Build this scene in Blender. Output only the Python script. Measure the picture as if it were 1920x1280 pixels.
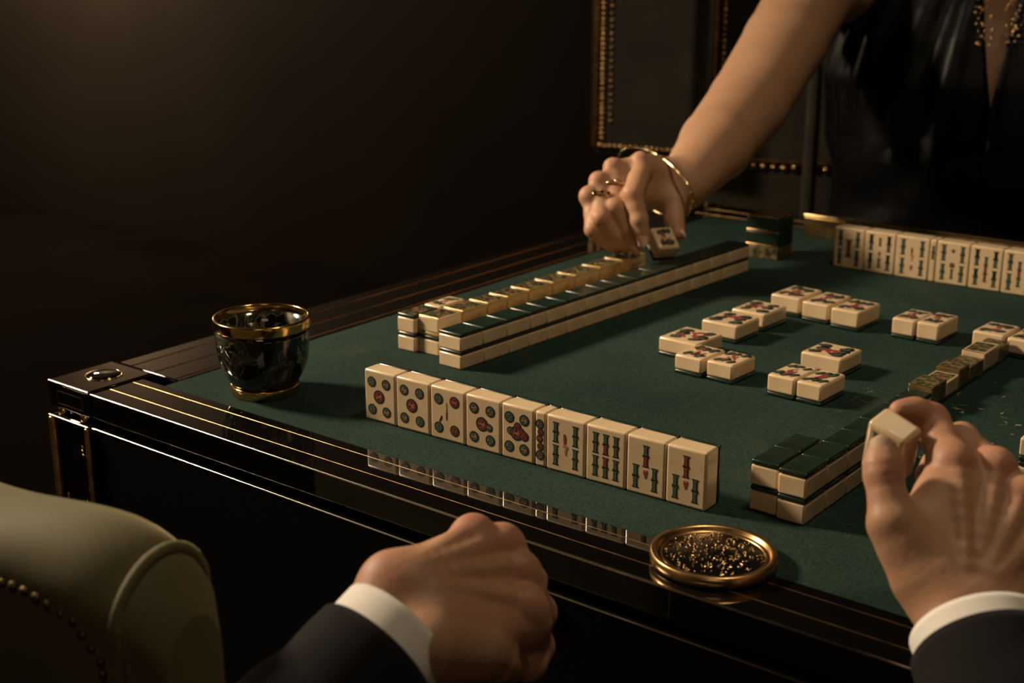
import bpy, bmesh, math, random
import numpy as np
from mathutils import Vector, Matrix, Euler

for o in list(bpy.data.objects):
    bpy.data.objects.remove(o)
SC = bpy.context.scene
COL = SC.collection
PI = math.pi

# ------------------------------------------------------------------ camera
TZ = 0.75                                   # height of the playing surface
FPX, HOR, VPX = 2550.0, -130.0, -2430.0     # focal length in pixels, horizon row, vanishing point of the table's front edge
_p = math.atan2(640 - HOR, FPX)
_d = np.array([VPX - 960.0, FPX * math.cos(_p) + (640 - HOR) * math.sin(_p)])
_d /= np.linalg.norm(_d)
_ex = -_d
_ey = np.array([-_ex[1], _ex[0]])
R0 = np.array([_ex[0], _ey[0], 0.0])
F0 = np.array([_ex[1], _ey[1], 0.0])
ZA = np.array([0, 0, 1.0])
FW = math.cos(_p) * F0 - math.sin(_p) * ZA
UP = math.sin(_p) * F0 + math.cos(_p) * ZA
CAMP = np.array([0, 0, TZ + 0.40])


def at(u, v, d):
    """the place in the room seen at pixel (u, v), d metres along the line of sight"""
    return CAMP + (R0 * (u - 960) / FPX + FW - UP * (v - 640) / FPX) * d


def on_table(u, v, z=0.0):
    r = R0 * (u - 960) / FPX + FW - UP * (v - 640) / FPX
    return CAMP + r * ((TZ + z - CAMP[2]) / r[2])


cam_d = bpy.data.cameras.new('camera')
cam_d.sensor_width = 36
cam_d.lens = 36 * FPX / 1920
cam_d.clip_start = 0.02
cam_d.dof.use_dof = True
cam_d.dof.focus_distance = 1.06
cam_d.dof.aperture_fstop = 7.5
cam = bpy.data.objects.new('camera', cam_d)
COL.objects.link(cam)
M = Matrix((R0, UP, -FW)).transposed().to_4x4()
M.translation = Vector(CAMP)
cam.matrix_world = M
SC.camera = cam

# ------------------------------------------------------------------ world, lights, exposure
w = bpy.data.worlds.new('world')
SC.world = w
w.use_nodes = True
bg = w.node_tree.nodes['Background']
bg.inputs[0].default_value = (0.9, 0.75, 0.6, 1)
bg.inputs[1].default_value = 0.016


def area_light(name, loc, target, power, size, color, size_y=None, spread=PI):
    l = bpy.data.lights.new(name, 'AREA')
    l.energy = power
    l.color = color
    l.size = size
    if size_y:
        l.shape = 'RECTANGLE'
        l.size_y = size_y
    l.spread = spread
    o = bpy.data.objects.new(name, l)
    COL.objects.link(o)
    o.location = loc
    o.rotation_euler = (Vector(target) - Vector(loc)).to_track_quat('-Z', 'Y').to_euler()
    return o


area_light('key_lamp', (-2.52, 0.28, 2.05), (-0.6, 1.0, 0.75), 18, 0.32, (1.0, 0.79, 0.55), spread=math.radians(80))
area_light('overhead_fill', (-0.20, 1.00, 2.45), (-0.50, 1.15, 0.75), 2.2, 0.25, (1.0, 0.78, 0.52), spread=math.radians(90))  # added unseen light above the table, lifts tile tops and inner sides
area_light('camera_side_fill', (0.9, -1.3, 2.3), (-0.5, 1.0, 0.75), 3.6, 0.8, (1.0, 0.76, 0.5))  # added soft fill behind the camera, brightens near and right-hand tile faces
wl_ = bpy.data.lights.new('wall_lamp', 'POINT')
wl_.energy = 36
wl_.color = (1.0, 0.74, 0.48)
wl_.shadow_soft_size = 0.08
wlo = bpy.data.objects.new('wall_lamp', wl_)
COL.objects.link(wlo)
wlo.location = (-4.75, 2.95, 1.75)

SC.view_settings.view_transform = 'Standard'
SC.view_settings.look = 'None'
SC.view_settings.exposure = 0.0
SC.view_settings.gamma = 1.0
SC.view_settings.use_curve_mapping = False

# ------------------------------------------------------------------ materials


def mat(name, base, rough=0.5, metal=0.0, **kw):
    m = bpy.data.materials.new(name)
    m.use_nodes = True
    b = m.node_tree.nodes['Principled BSDF']
    b.inputs['Base Color'].default_value = (*base, 1)
    b.inputs['Roughness'].default_value = rough
    b.inputs['Metallic'].default_value = metal
    for k, v in kw.items():
        i = b.inputs[k.replace('_', ' ')]
        i.default_value = (*v, 1) if (isinstance(v, tuple) and len(i.default_value) == 4) else v
    return m


def nodes(m):
    return m.node_tree.nodes, m.node_tree.links, m.node_tree.nodes['Principled BSDF']


def noise_col(m, c0, c1, scale=8, detail=5, p0=0.35, p1=0.65, distortion=0.0, coord='Object'):
    n, l, b = nodes(m)
    tc = n.new('ShaderNodeTexCoord')
    t = n.new('ShaderNodeTexNoise')
    t.inputs['Scale'].default_value = scale
    t.inputs['Detail'].default_value = detail
    t.inputs['Distortion'].default_value = distortion
    l.new(tc.outputs[coord], t.inputs['Vector'])
    r = n.new('ShaderNodeValToRGB')
    r.color_ramp.elements[0].position = p0
    r.color_ramp.elements[0].color = (*c0, 1)
    r.color_ramp.elements[1].position = p1
    r.color_ramp.elements[1].color = (*c1, 1)
    l.new(t.outputs['Fac'], r.inputs['Fac'])
    l.new(r.outputs['Color'], b.inputs['Base Color'])
    return t, r


def bump(m, scale, strength, dist=0.001, kind='noise', detail=4, stretch=None):
    n, l, b = nodes(m)
    tc = n.new('ShaderNodeTexCoord')
    src = tc.outputs['Object']
    if stretch:
        mp = n.new('ShaderNodeMapping')
        mp.inputs['Scale'].default_value = stretch
        l.new(src, mp.inputs['Vector'])
        src = mp.outputs['Vector']
    if kind == 'voronoi':
        t = n.new('ShaderNodeTexVoronoi')
        t.inputs['Scale'].default_value = scale
        out = t.outputs['Distance']
    else:
        t = n.new('ShaderNodeTexNoise')
        t.inputs['Scale'].default_value = scale
        t.inputs['Detail'].default_value = detail
        out = t.outputs['Fac']
    l.new(src, t.inputs['Vector'])
    bp = n.new('ShaderNodeBump')
    bp.inputs['Strength'].default_value = strength
    bp.inputs['Distance'].default_value = dist
    l.new(out, bp.inputs['Height'])
    prev = b.inputs['Normal'].links
    if prev:
        l.new(prev[0].from_socket, bp.inputs['Normal'])
    l.new(bp.outputs['Normal'], b.inputs['Normal'])


IVORY = mat('ivory', (0.66, 0.53, 0.37), 0.28, Coat_Weight=0.7, Coat_Roughness=0.14,
            Subsurface_Weight=0.12, Subsurface_Radius=(1.0, 0.6, 0.3), Subsurface_Scale=0.004)
noise_col(IVORY, (0.58, 0.425, 0.25), (0.67, 0.51, 0.32), 30, 4)
JADE = mat('jade_green', (0.010, 0.030, 0.017), 0.28, Coat_Weight=0.2, Coat_Roughness=0.15)
noise_col(JADE, (0.007, 0.0165, 0.0105), (0.014, 0.029, 0.018), 40, 4)
AMBER = mat('amber_resin', (0.42, 0.27, 0.085), 0.25, Coat_Weight=0.4)
noise_col(AMBER, (0.25, 0.145, 0.038), (0.38, 0.25, 0.085), 45, 4)
SMOKED = mat('smoked_brass_resin', (0.12, 0.08, 0.03), 0.22, Coat_Weight=0.5)
noise_col(SMOKED, (0.07, 0.05, 0.02), (0.20, 0.135, 0.055), 70, 4)
DARKFACE = mat('dark_inlay', (0.05, 0.05, 0.028), 0.3)
noise_col(DARKFACE, (0.02, 0.028, 0.018), (0.16, 0.12, 0.05), 160, 3, 0.4, 0.62)
INK = mat('engraving_black_green', (0.010, 0.017, 0.014), 0.35)
INKG = mat('engraving_green', (0.070, 0.098, 0.066), 0.32)
INKL = mat('engraving_pale_green', (0.16, 0.165, 0.115), 0.35)
INKR = mat('engraving_red', (0.21, 0.042, 0.034), 0.4)
INKO = mat('engraving_faded_red', (0.42, 0.15, 0.08), 0.45)
BRASS = mat('brass', (0.78, 0.52, 0.22), 0.16, 1.0)
BRASSD = mat('aged_brass', (0.50, 0.31, 0.13), 0.30, 1.0)
noise_col(BRASSD, (0.34, 0.20, 0.08), (0.62, 0.40, 0.18), 60, 4)
BRONZE = mat('dull_bronze', (0.16, 0.115, 0.05), 0.45, 1.0)
GOLD = mat('gold', (0.90, 0.66, 0.32), 0.2, 1.0)
LACQ = mat('black_lacquer', (0.0035, 0.0030, 0.0027), 0.035, Coat_Weight=0.6, Coat_Roughness=0.02)
LACQ2 = mat('satin_black_lacquer', (0.004, 0.0035, 0.003), 0.22)
SATIN = mat('dull_black_panel', (0.0022, 0.0020, 0.0018), 0.6, Specular_IOR_Level=0.04)
GLASSY = mat('dark_glass', (0.004, 0.004, 0.004), 0.04, Specular_IOR_Level=0.8)
STEEL = mat('polished_edge', (0.95, 0.86, 0.72), 0.14, 1.0)
COTTON = mat('white_cotton', (0.74, 0.70, 0.64), 0.8, Sheen_Weight=0.15)
bump(COTTON, 900, 0.15, 0.0005)
WOOL = mat('charcoal_wool', (0.0085, 0.0075, 0.0075), 0.9, Sheen_Weight=0.04, Sheen_Roughness=0.4, Specular_IOR_Level=0.15)
bump(WOOL, 1400, 0.35, 0.0006)
VELVG = mat('olive_velvet', (0.085, 0.072, 0.026), 0.75, Sheen_Weight=0.35, Sheen_Roughness=0.35, Sheen_Tint=(0.8, 0.72, 0.42))
noise_col(VELVG, (0.085, 0.073, 0.027), (0.14, 0.118, 0.046), 9, 4)
VELVK = mat('black_velvet', (0.0022, 0.0021, 0.0024), 0.42, Sheen_Weight=0.06, Sheen_Roughness=0.25, Sheen_Tint=(0.55, 0.52, 0.52), Specular_IOR_Level=0.16)
bump(VELVK, 40, 0.35, 0.006, detail=4, stretch=(1, 1, .35))
OLIVE = mat('olive_brocade', (0.03, 0.024, 0.011), 0.75, Sheen_Weight=0.08)
noise_col(OLIVE, (0.014, 0.0105, 0.0045), (0.034, 0.026, 0.011), 14, 5)
NAIL = mat('fingernail', (0.70, 0.44, 0.34), 0.2, Coat_Weight=0.6)
NAILM = mat('bare_fingernail', (0.45, 0.29, 0.205), 0.55, Specular_IOR_Level=0.25)
HAIR = mat('dark_hair', (0.02, 0.012, 0.008), 0.45)
WALL = mat('umber_plaster', (0.105, 0.080, 0.058), 0.8)
noise_col(WALL, (0.088, 0.066, 0.047), (0.118, 0.092, 0.068), 0.9, 5)
FLOOR = mat('dark_floor', (0.006, 0.0045, 0.0035), 0.9, Specular_IOR_Level=0.05)
noise_col(FLOOR, (0.020, 0.015, 0.0105), (0.028, 0.021, 0.015), 3, 5)


def marble():
    m = mat('green_black_marble', (0.02, 0.02, 0.018), 0.09, Coat_Weight=0.5, Coat_Roughness=0.04)
    n, l, b = nodes(m)
    tc = n.new('ShaderNodeTexCoord')
    t = n.new('ShaderNodeTexNoise')
    t.inputs['Scale'].default_value = 26
    t.inputs['Detail'].default_value = 6
    t.inputs['Distortion'].default_value = 1.6
    l.new(tc.outputs['Object'], t.inputs['Vector'])
    r = n.new('ShaderNodeValToRGB')
    cr = r.color_ramp
    cr.elements[0].position = 0.42
    cr.elements[0].color = (0.008, 0.010, 0.008, 1)
    cr.elements[1].position = 0.62
    cr.elements[1].color = (0.085, 0.085, 0.066, 1)
    for p, c in ((0.485, (0.010, 0.013, 0.010, 1)), (0.50, (0.20, 0.18, 0.13, 1)), (0.515, (0.014, 0.017, 0.013, 1)), (0.72, (0.30, 0.27, 0.20, 1))):
        e = cr.elements.new(p)
        e.color = c
    l.new(t.outputs['Fac'], r.inputs['Fac'])
    l.new(r.outputs['Color'], b.inputs['Base Color'])
    return m


MARBLE = marble()


def felt():
    m = mat('green_felt', (0.018, 0.045, 0.033), 0.95, Specular_IOR_Level=0.1)
    n, l, b = nodes(m)
    t, r = noise_col(m, (0.0098, 0.0225, 0.0172), (0.0190, 0.0385, 0.0295), 5.5, 8, 0.32, 0.68)
    tc = n.new('ShaderNodeTexCoord')
    f = n.new('ShaderNodeTexNoise')
    f.inputs['Scale'].default_value = 750
    f.inputs['Detail'].default_value = 2
    l.new(tc.outputs['Object'], f.inputs['Vector'])
    fr = n.new('ShaderNodeMapRange')
    fr.inputs[1].default_value = 0.3
    fr.inputs[2].default_value = 0.7
    fr.inputs[3].default_value = 0.55
    fr.inputs[4].default_value = 1.45
    l.new(f.outputs['Fac'], fr.inputs[0])
    mx = n.new('ShaderNodeVectorMath')
    mx.operation = 'SCALE'
    l.new(r.outputs['Color'], mx.inputs[0])
    l.new(fr.outputs[0], mx.inputs['Scale'])
    # worn ochre patches and dark cracks in the cloth
    st = n.new('ShaderNodeTexNoise')
    st.inputs['Scale'].default_value = 11
    st.inputs['Detail'].default_value = 7
    st.inputs['Distortion'].default_value = 0.8
    l.new(tc.outputs['Object'], st.inputs['Vector'])
    sr = n.new('ShaderNodeMapRange')
    sr.inputs[1].default_value = 0.58
    sr.inputs[2].default_value = 0.78
    sr.inputs[3].default_value = 0.0
    sr.inputs[4].default_value = 0.5
    l.new(st.outputs['Fac'], sr.inputs[0])
    m2 = n.new('ShaderNodeMix')
    m2.data_type = 'RGBA'
    l.new(sr.outputs[0], m2.inputs['Factor'])
    l.new(mx.outputs['Vector'], m2.inputs['A'])
    m2.inputs['B'].default_value = (0.042, 0.047, 0.026, 1)
    # scratched gold thread near the right-hand wall
    geo = n.new('ShaderNodeNewGeometry')
    dist = n.new('ShaderNodeVectorMath'); dist.operation = 'DISTANCE'
    l.new(geo.outputs['Position'], dist.inputs[0]); dist.inputs[1].default_value = (-0.345, 1.10, TZ)
    msk = n.new('ShaderNodeMapRange'); msk.inputs[1].default_value = 0.16; msk.inputs[2].default_value = 0.06; l.new(dist.outputs['Value'], msk.inputs[0])
    wv = n.new('ShaderNodeTexNoise'); wv.inputs['Scale'].default_value = 34; wv.inputs['Detail'].default_value = 3; wv.inputs['Distortion'].default_value = 1.5
    l.new(geo.outputs['Position'], wv.inputs['Vector'])
    sub = n.new('ShaderNodeMath'); sub.operation = 'SUBTRACT'; l.new(wv.outputs['Fac'], sub.inputs[0]); sub.inputs[1].default_value = 0.5
    ab = n.new('ShaderNodeMath'); ab.operation = 'ABSOLUTE'; l.new(sub.outputs[0], ab.inputs[0])
    ln = n.new('ShaderNodeMapRange'); ln.inputs[1].default_value = 0.012; ln.inputs[2].default_value = 0.004; l.new(ab.outputs[0], ln.inputs[0])
    w2 = n.new('ShaderNodeTexNoise'); w2.inputs['Scale'].default_value = 48; l.new(geo.outputs['Position'], w2.inputs['Vector'])
    g2 = n.new('ShaderNodeMapRange'); g2.inputs[1].default_value = 0.55; g2.inputs[2].default_value = 0.62; l.new(w2.outputs['Fac'], g2.inputs[0])
    p1 = n.new('ShaderNodeMath'); p1.operation = 'MULTIPLY'; l.new(msk.outputs[0], p1.inputs[0]); l.new(ln.outputs[0], p1.inputs[1])
    p2 = n.new('ShaderNodeMath'); p2.operation = 'MULTIPLY'; l.new(p1.outputs[0], p2.inputs[0]); l.new(g2.outputs[0], p2.inputs[1])
    m3 = n.new('ShaderNodeMix'); m3.data_type = 'RGBA'
    l.new(p2.outputs[0], m3.inputs['Factor']); l.new(m2.outputs['Result'], m3.inputs['A']); m3.inputs['B'].default_value = (0.34, 0.25, 0.12, 1)
    l.new(m3.outputs['Result'], b.inputs['Base Color'])
    bp = n.new('ShaderNodeBump')
    bp.inputs['Strength'].default_value = 0.35
    bp.inputs['Distance'].default_value = 0.0006
    l.new(f.outputs['Fac'], bp.inputs['Height'])
    l.new(bp.outputs['Normal'], b.inputs['Normal'])
    return m


FELT = felt()


def skin(name, c0, c1, red):
    m = mat(name, c0, 0.52, Subsurface_Weight=0.22, Subsurface_Radius=(1.0, 0.4, 0.2), Subsurface_Scale=0.004, Specular_IOR_Level=0.35)
    n, l, b = nodes(m)
    t, r = noise_col(m, c0, c1, 28, 6, 0.3, 0.7)
    a = n.new('ShaderNodeAttribute')
    a.attribute_name = 'flush'
    mx = n.new('ShaderNodeMix')
    mx.data_type = 'RGBA'
    l.new(a.outputs['Fac'], mx.inputs['Factor'])
    l.new(r.outputs['Color'], mx.inputs['A'])
    mx.inputs['B'].default_value = (*red, 1)
    l.new(mx.outputs['Result'], b.inputs['Base Color'])
    return m


SKINM = skin('weathered_skin', (0.37, 0.20, 0.115), (0.44, 0.25, 0.15), (0.41, 0.17, 0.11))
bump(SKINM, 620, 0.25, 0.0006, detail=5)
bump(SKINM, 210, 0.20, 0.0012, detail=4)
SKINF = skin('warm_skin', (0.43, 0.24, 0.14), (0.48, 0.275, 0.165), (0.49, 0.21, 0.135))
bump(SKINF, 300, 0.10, 0.0006, detail=4)

# ------------------------------------------------------------------ mesh helpers


def tag(o, label=None, cat=None, group=None, kind=None):
    if label:
        o['label'] = label
    if cat:
        o['category'] = cat
    if group:
        o['group'] = group
    if kind:
        o['kind'] = kind
    return o


def empty(name, loc=(0, 0, 0), rot=(0, 0, 0), label=None, cat=None, group=None, kind=None):
    o = bpy.data.objects.new(name, None)
    o.empty_display_size = 0.02
    COL.objects.link(o)
    o.location = loc
    o.rotation_euler = rot
    return tag(o, label, cat, group, kind)


def link(name, me, parent=None):
    o = bpy.data.objects.new(name, me)
    COL.objects.link(o)
    o.parent = parent
    return o


class MB:
    def __init__(self):
        self.v, self.f, self.m, self.s = [], [], [], []

    def poly(self, pts, m=0, smooth=False):
        i = len(self.v)
        self.v += [tuple(p) for p in pts]
        self.f.append(tuple(range(i, i + len(pts))))
        self.m.append(m)
        self.s.append(smooth)

    def grid(self, rows, m=0, closed_u=False, closed_v=False, smooth=True):
        nr, nc = len(rows), len(rows[0])
        i = len(self.v)
        for r in rows:
            self.v += [tuple(p) for p in r]
        for a in range(nr if closed_v else nr - 1):
            for b in range(nc if closed_u else nc - 1):
                a2, b2 = (a + 1) % nr, (b + 1) % nc
                self.f.append((i + a * nc + b, i + a * nc + b2, i + a2 * nc + b2, i + a2 * nc + b))
                self.m.append(m)
                self.s.append(smooth)

    def prism(self, pts, z0, z1, m=0):
        """outline in xy, counter-clockwise, from z0 up to z1"""
        n = len(pts)
        i = len(self.v)
        self.v += [(x, y, z0) for x, y in pts] + [(x, y, z1) for x, y in pts]
        self.f.append(tuple(range(i + n, i + 2 * n)))
        self.f.append(tuple(range(i + n - 1, i - 1, -1)))
        self.m += [m, m]
        self.s += [False, False]
        for k in range(n):
            k2 = (k + 1) % n
            self.f.append((i + k, i + k2, i + n + k2, i + n + k))
            self.m.append(m)
            self.s.append(False)

    def box(self, x0, x1, y0, y1, z0, z1, m=0):
        self.prism([(x0, y0), (x1, y0), (x1, y1), (x0, y1)], z0, z1, m)

    def lathe(self, prof, n=48, m=0, c=(0, 0, 0)):
        rows = []
        for r, z in prof:
            rows.append([(c[0] + r * math.cos(2 * PI * k / n), c[1] + r * math.sin(2 * PI * k / n), c[2] + z) for k in range(n)])
        self.grid(rows, m, closed_u=True)

    def tube(self, pts, rad, n=8, m=0, closed=False, caps=True):
        pts = [np.array(p, float) for p in pts]
        N = len(pts)
        rows = []
        ref = np.array([0.123, 0.2, 0.97])
        for i, p in enumerate(pts):
            a = pts[(i - 1) % N] if (closed or i > 0) else p
            b = pts[(i + 1) % N] if (closed or i < N - 1) else p
            t = (b - a)
            t /= (np.linalg.norm(t) + 1e-12)
            u = np.cross(t, ref)
            if np.linalg.norm(u) < 1e-3:
                u = np.cross(t, np.array([1.0, 0, 0]))
            u /= np.linalg.norm(u)
            v = np.cross(t, u)
            r = rad[i] if hasattr(rad, '__len__') else rad
            rows.append([p + r * (math.cos(2 * PI * k / n) * u + math.sin(2 * PI * k / n) * v) for k in range(n)])
        self.grid(rows, m, closed_u=True, closed_v=closed)
        if caps and not closed:
            self.poly(rows[0], m, True)
            self.poly(rows[-1][::-1], m, True)

    def blob(self, c, r, m=0, n=8, k=5):
        r = (r, r, r) if not hasattr(r, '__len__') else r
        rows = []
        for i in range(k + 1):
            a = PI * i / k
            rows.append([(c[0] + r[0] * max(math.sin(a), 0.02) * math.cos(2 * PI * j / n), c[1] + r[1] * max(math.sin(a), 0.02) * math.sin(2 * PI * j / n), c[2] + r[2] * math.cos(a)) for j in range(n)])
        self.grid(rows, m, closed_u=True)

    def mesh(self, name, mats):
        me = bpy.data.meshes.new(name)
        me.from_pydata(self.v, [], self.f)
        for mm in mats:
            me.materials.append(mm)
        me.polygons.foreach_set('material_index', self.m)
        me.polygons.foreach_set('use_smooth', self.s)
        me.update()
        return me

    def build(self, name, mats, parent=None, recalc=True):
        me = self.mesh(name, mats if isinstance(mats, (list, tuple)) else [mats])
        if recalc:
            bm = bmesh.new()
            bm.from_mesh(me)
            bmesh.ops.recalc_face_normals(bm, faces=bm.faces)
            bm.to_mesh(me)
            bm.free()
        return link(name, me, parent)


def bevel_box(name, sx, sy, z0, z1, m, r=0.002, seg=3):
    bm = bmesh.new()
    bmesh.ops.create_cube(bm, size=1)
    for v in bm.verts:
        v.co = Vector((v.co.x * sx, v.co.y * sy, (z0 + z1) / 2 + v.co.z * (z1 - z0)))
    if r > 0:
        bmesh.ops.bevel(bm, geom=list(bm.edges), offset=r, segments=seg, profile=0.5, affect='EDGES')
    for f in bm.faces:
        nn = f.normal
        f.smooth = max(abs(nn.x), abs(nn.y), abs(nn.z)) < 0.999
    me = bpy.data.meshes.new(name)
    bm.to_mesh(me)
    bm.free()
    me.materials.append(m)
    return me


def bbox_obj(name, x0, x1, y0, y1, z0, z1, m, parent=None, r=0.002, seg=2):
    me = bevel_box(name, x1 - x0, y1 - y0, z0, z1, m, r, seg)
    o = link(name, me, parent)
    o.location = ((x0 + x1) / 2, (y0 + y1) / 2, 0)
    return o


ORD = ['first', 'second', 'third', 'fourth', 'fifth', 'sixth', 'seventh', 'eighth', 'ninth', 'tenth', 'eleventh', 'twelfth',
       'thirteenth', 'fourteenth', 'fifteenth', 'sixteenth', 'seventeenth', 'eighteenth']

# ------------------------------------------------------------------ the room
def struct(name, mb, m):
    return tag(mb.build(name, m), kind='structure')


b = MB(); b.box(-6.6, 2.6, -2.2, 3.4, -0.1, 0.0); struct('floor', b, FLOOR)
b = MB(); b.box(-6.6, 2.6, -2.2, 3.4, 3.0, 3.1); struct('ceiling', b, WALL)
b = MB(); b.box(-6.6, 2.6, 3.3, 3.42, 0, 3.0); struct('wall_far', b, WALL)
b = MB(); b.box(-6.6, -6.5, -2.2, 3.4, 0, 3.0); struct('wall_left', b, WALL)
b = MB(); b.box(2.5, 2.6, -2.2, 3.4, 0, 3.0); struct('wall_right', b, WALL)
b = MB(); b.box(-6.6, 2.6, -2.3, -2.2, 0, 3.0); struct('wall_back', b, WALL)

# ------------------------------------------------------------------ the table
X0, X1, Y0, Y1 = -0.978, 0.02, 0.738, 1.715        # felt
OX0, OX1, OY0, OY1 = -1.078, 0.10, 0.676, 1.800     # outer edge of the rails
table = empty('game_table', ((OX0 + OX1) / 2, (OY0 + OY1) / 2, 0), label='black lacquer games table with green felt top and brass inlay lines', cat='table')
TL = Vector(table.location)


def tpart(name, x0, x1, y0, y1, z0, z1, m, r=0.0015, parent=None, seg=2):
    o = bbox_obj(name, x0, x1, y0, y1, z0 + TZ, z1 + TZ, m, parent or table, r, seg)
    if parent is None:
        o.location -= TL
    return o


tpart('felt_top', X0 - 0.004, X1 + 0.004, Y0 - 0.004, Y1 + 0.004, -0.02, 0.0, FELT, 0)
tpart('table_board', X0 - 0.05, X1 + 0.05, Y0 - 0.03, Y1 + 0.05, -0.05, -0.0205, LACQ2, 0)
RH = -0.0225
fr = tpart('front_rail', OX0 + 0.064, OX1 - 0.06, OY0, Y0 - 0.0042, RH, 0.0006, LACQ, 0.0016, seg=3)
lr = tpart('left_rail', OX0 + 0.004, X0 - 0.0042, Y0 + 0.012, OY1 - 0.05, RH, 0.0006, LACQ, 0.0016, seg=3)
ba = tpart('far_rail', OX0 + 0.064, OX1 - 0.06, Y1 + 0.0042, OY1, RH, 0.0006, LACQ, 0.0016, seg=3)
rr = tpart('right_rail', X1 + 0.0042, OX1, Y0 + 0.012, OY1 - 0.05, RH, 0.0006, LACQ, 0.0016, seg=3)


def inlay(pa, x0, x1, y0, y1, z1=0.0009, m=BRASSD):
    bb = MB()
    if x1 - x0 > y1 - y0:
        bb.tube([(x0, (y0 + y1) / 2, TZ + .0005), (x1, (y0 + y1) / 2, TZ + .0005)], .00036, 10)
    else:
        bb.tube([((x0 + x1) / 2, y0, TZ + .0005), ((x0 + x1) / 2, y1, TZ + .0005)], .0008, 10)
    o = bb.build('brass_inlay', m, pa)
    o.location = -Vector(pa.location) - TL
    return o


for yy in (0.7215, 0.6960):
    inlay(fr, OX0 + 0.066, OX1 - 0.06, yy - 0.0005, yy + 0.0005)
bb = MB()
bb.tube([(OX0 + 0.0645, OY0 + .0003, TZ + .0001), (OX1 - 0.0605, OY0 + .0003, TZ + .0001)], .0009, 12)
o = bb.build('polished_edge', STEEL, fr); o.location = -Vector(fr.location) - TL
for xx in (-0.990, -1.022, -1.055):
    inlay(lr, xx - 0.0005, xx + 0.0005, Y0 + 0.014, OY1 - 0.05, m=BRASS)
for yy in (1.728, 1.765):
    inlay(ba, OX0 + 0.066, OX1 - 0.06, yy - 0.0006, yy + 0.0006)
for xx in (0.033, 0.065):
    inlay(rr, xx - 0.0005, xx + 0.0005, Y0 + 0.014, OY1 - 0.05)
# lower apron with its polished top edge
for nm, x0, x1, y0, y1 in (('front_apron', OX0 + 0.062, OX1 - 0.06, OY0 + 0.0005, OY0 + 0.02), ('far_apron', OX0 + 0.062, OX1 - 0.06, OY1 - 0.02, OY1),
                           ('left_apron', OX0 + 0.004, OX0 + 0.024, OY0 + 0.06, OY1 - 0.06), ('right_apron', OX1 - 0.024, OX1 - 0.004, OY0 + 0.06, OY1 - 0.06)):
    a = tpart(nm, x0, x1, y0, y1, -0.26, -0.0325, SATIN, 0.001)
    if nm == 'front_apron':
        bb = MB()
        bb.tube([(x0, y0, TZ - .0328), (x1, y0, TZ - .0328)], .0008, 12)
        o = bb.build('brass_edge', STEEL, a)
        o.location = -Vector(a.location) - TL
        fx, fy = -0.509, y0
        bb = MB()
        bb.box(fx - 0.006, fx + 0.006, fy - 0.004, fy, TZ - 0.046, TZ - 0.0325)
        bb.box(fx - 0.004, fx + 0.004, fy - 0.0055, fy - 0.004, TZ - 0.044, TZ - 0.0345)
        o = bb.build('brass_catch', BRASS, a)
        o.location = -Vector(a.location) - TL
bb = MB()
bb.box(OX0 + 0.07, OX1 - 0.07, OY0 + 0.012, OY0 + 0.03, TZ - 0.0335, TZ - 0.02)
bb.box(OX0 + 0.07, OX1 - 0.07, OY1 - 0.03, OY1 - 0.012, TZ - 0.0335, TZ - 0.02)
bb.box(OX0 + 0.012, OX0 + 0.03, OY0 + 0.06, OY1 - 0.06, TZ - 0.0335, TZ - 0.02)
bb.box(OX1 - 0.03, OX1 - 0.012, OY0 + 0.06, OY1 - 0.06, TZ - 0.0335, TZ - 0.02)
o = bb.build('recessed_frame', LACQ2, table); o.location = -TL
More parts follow.
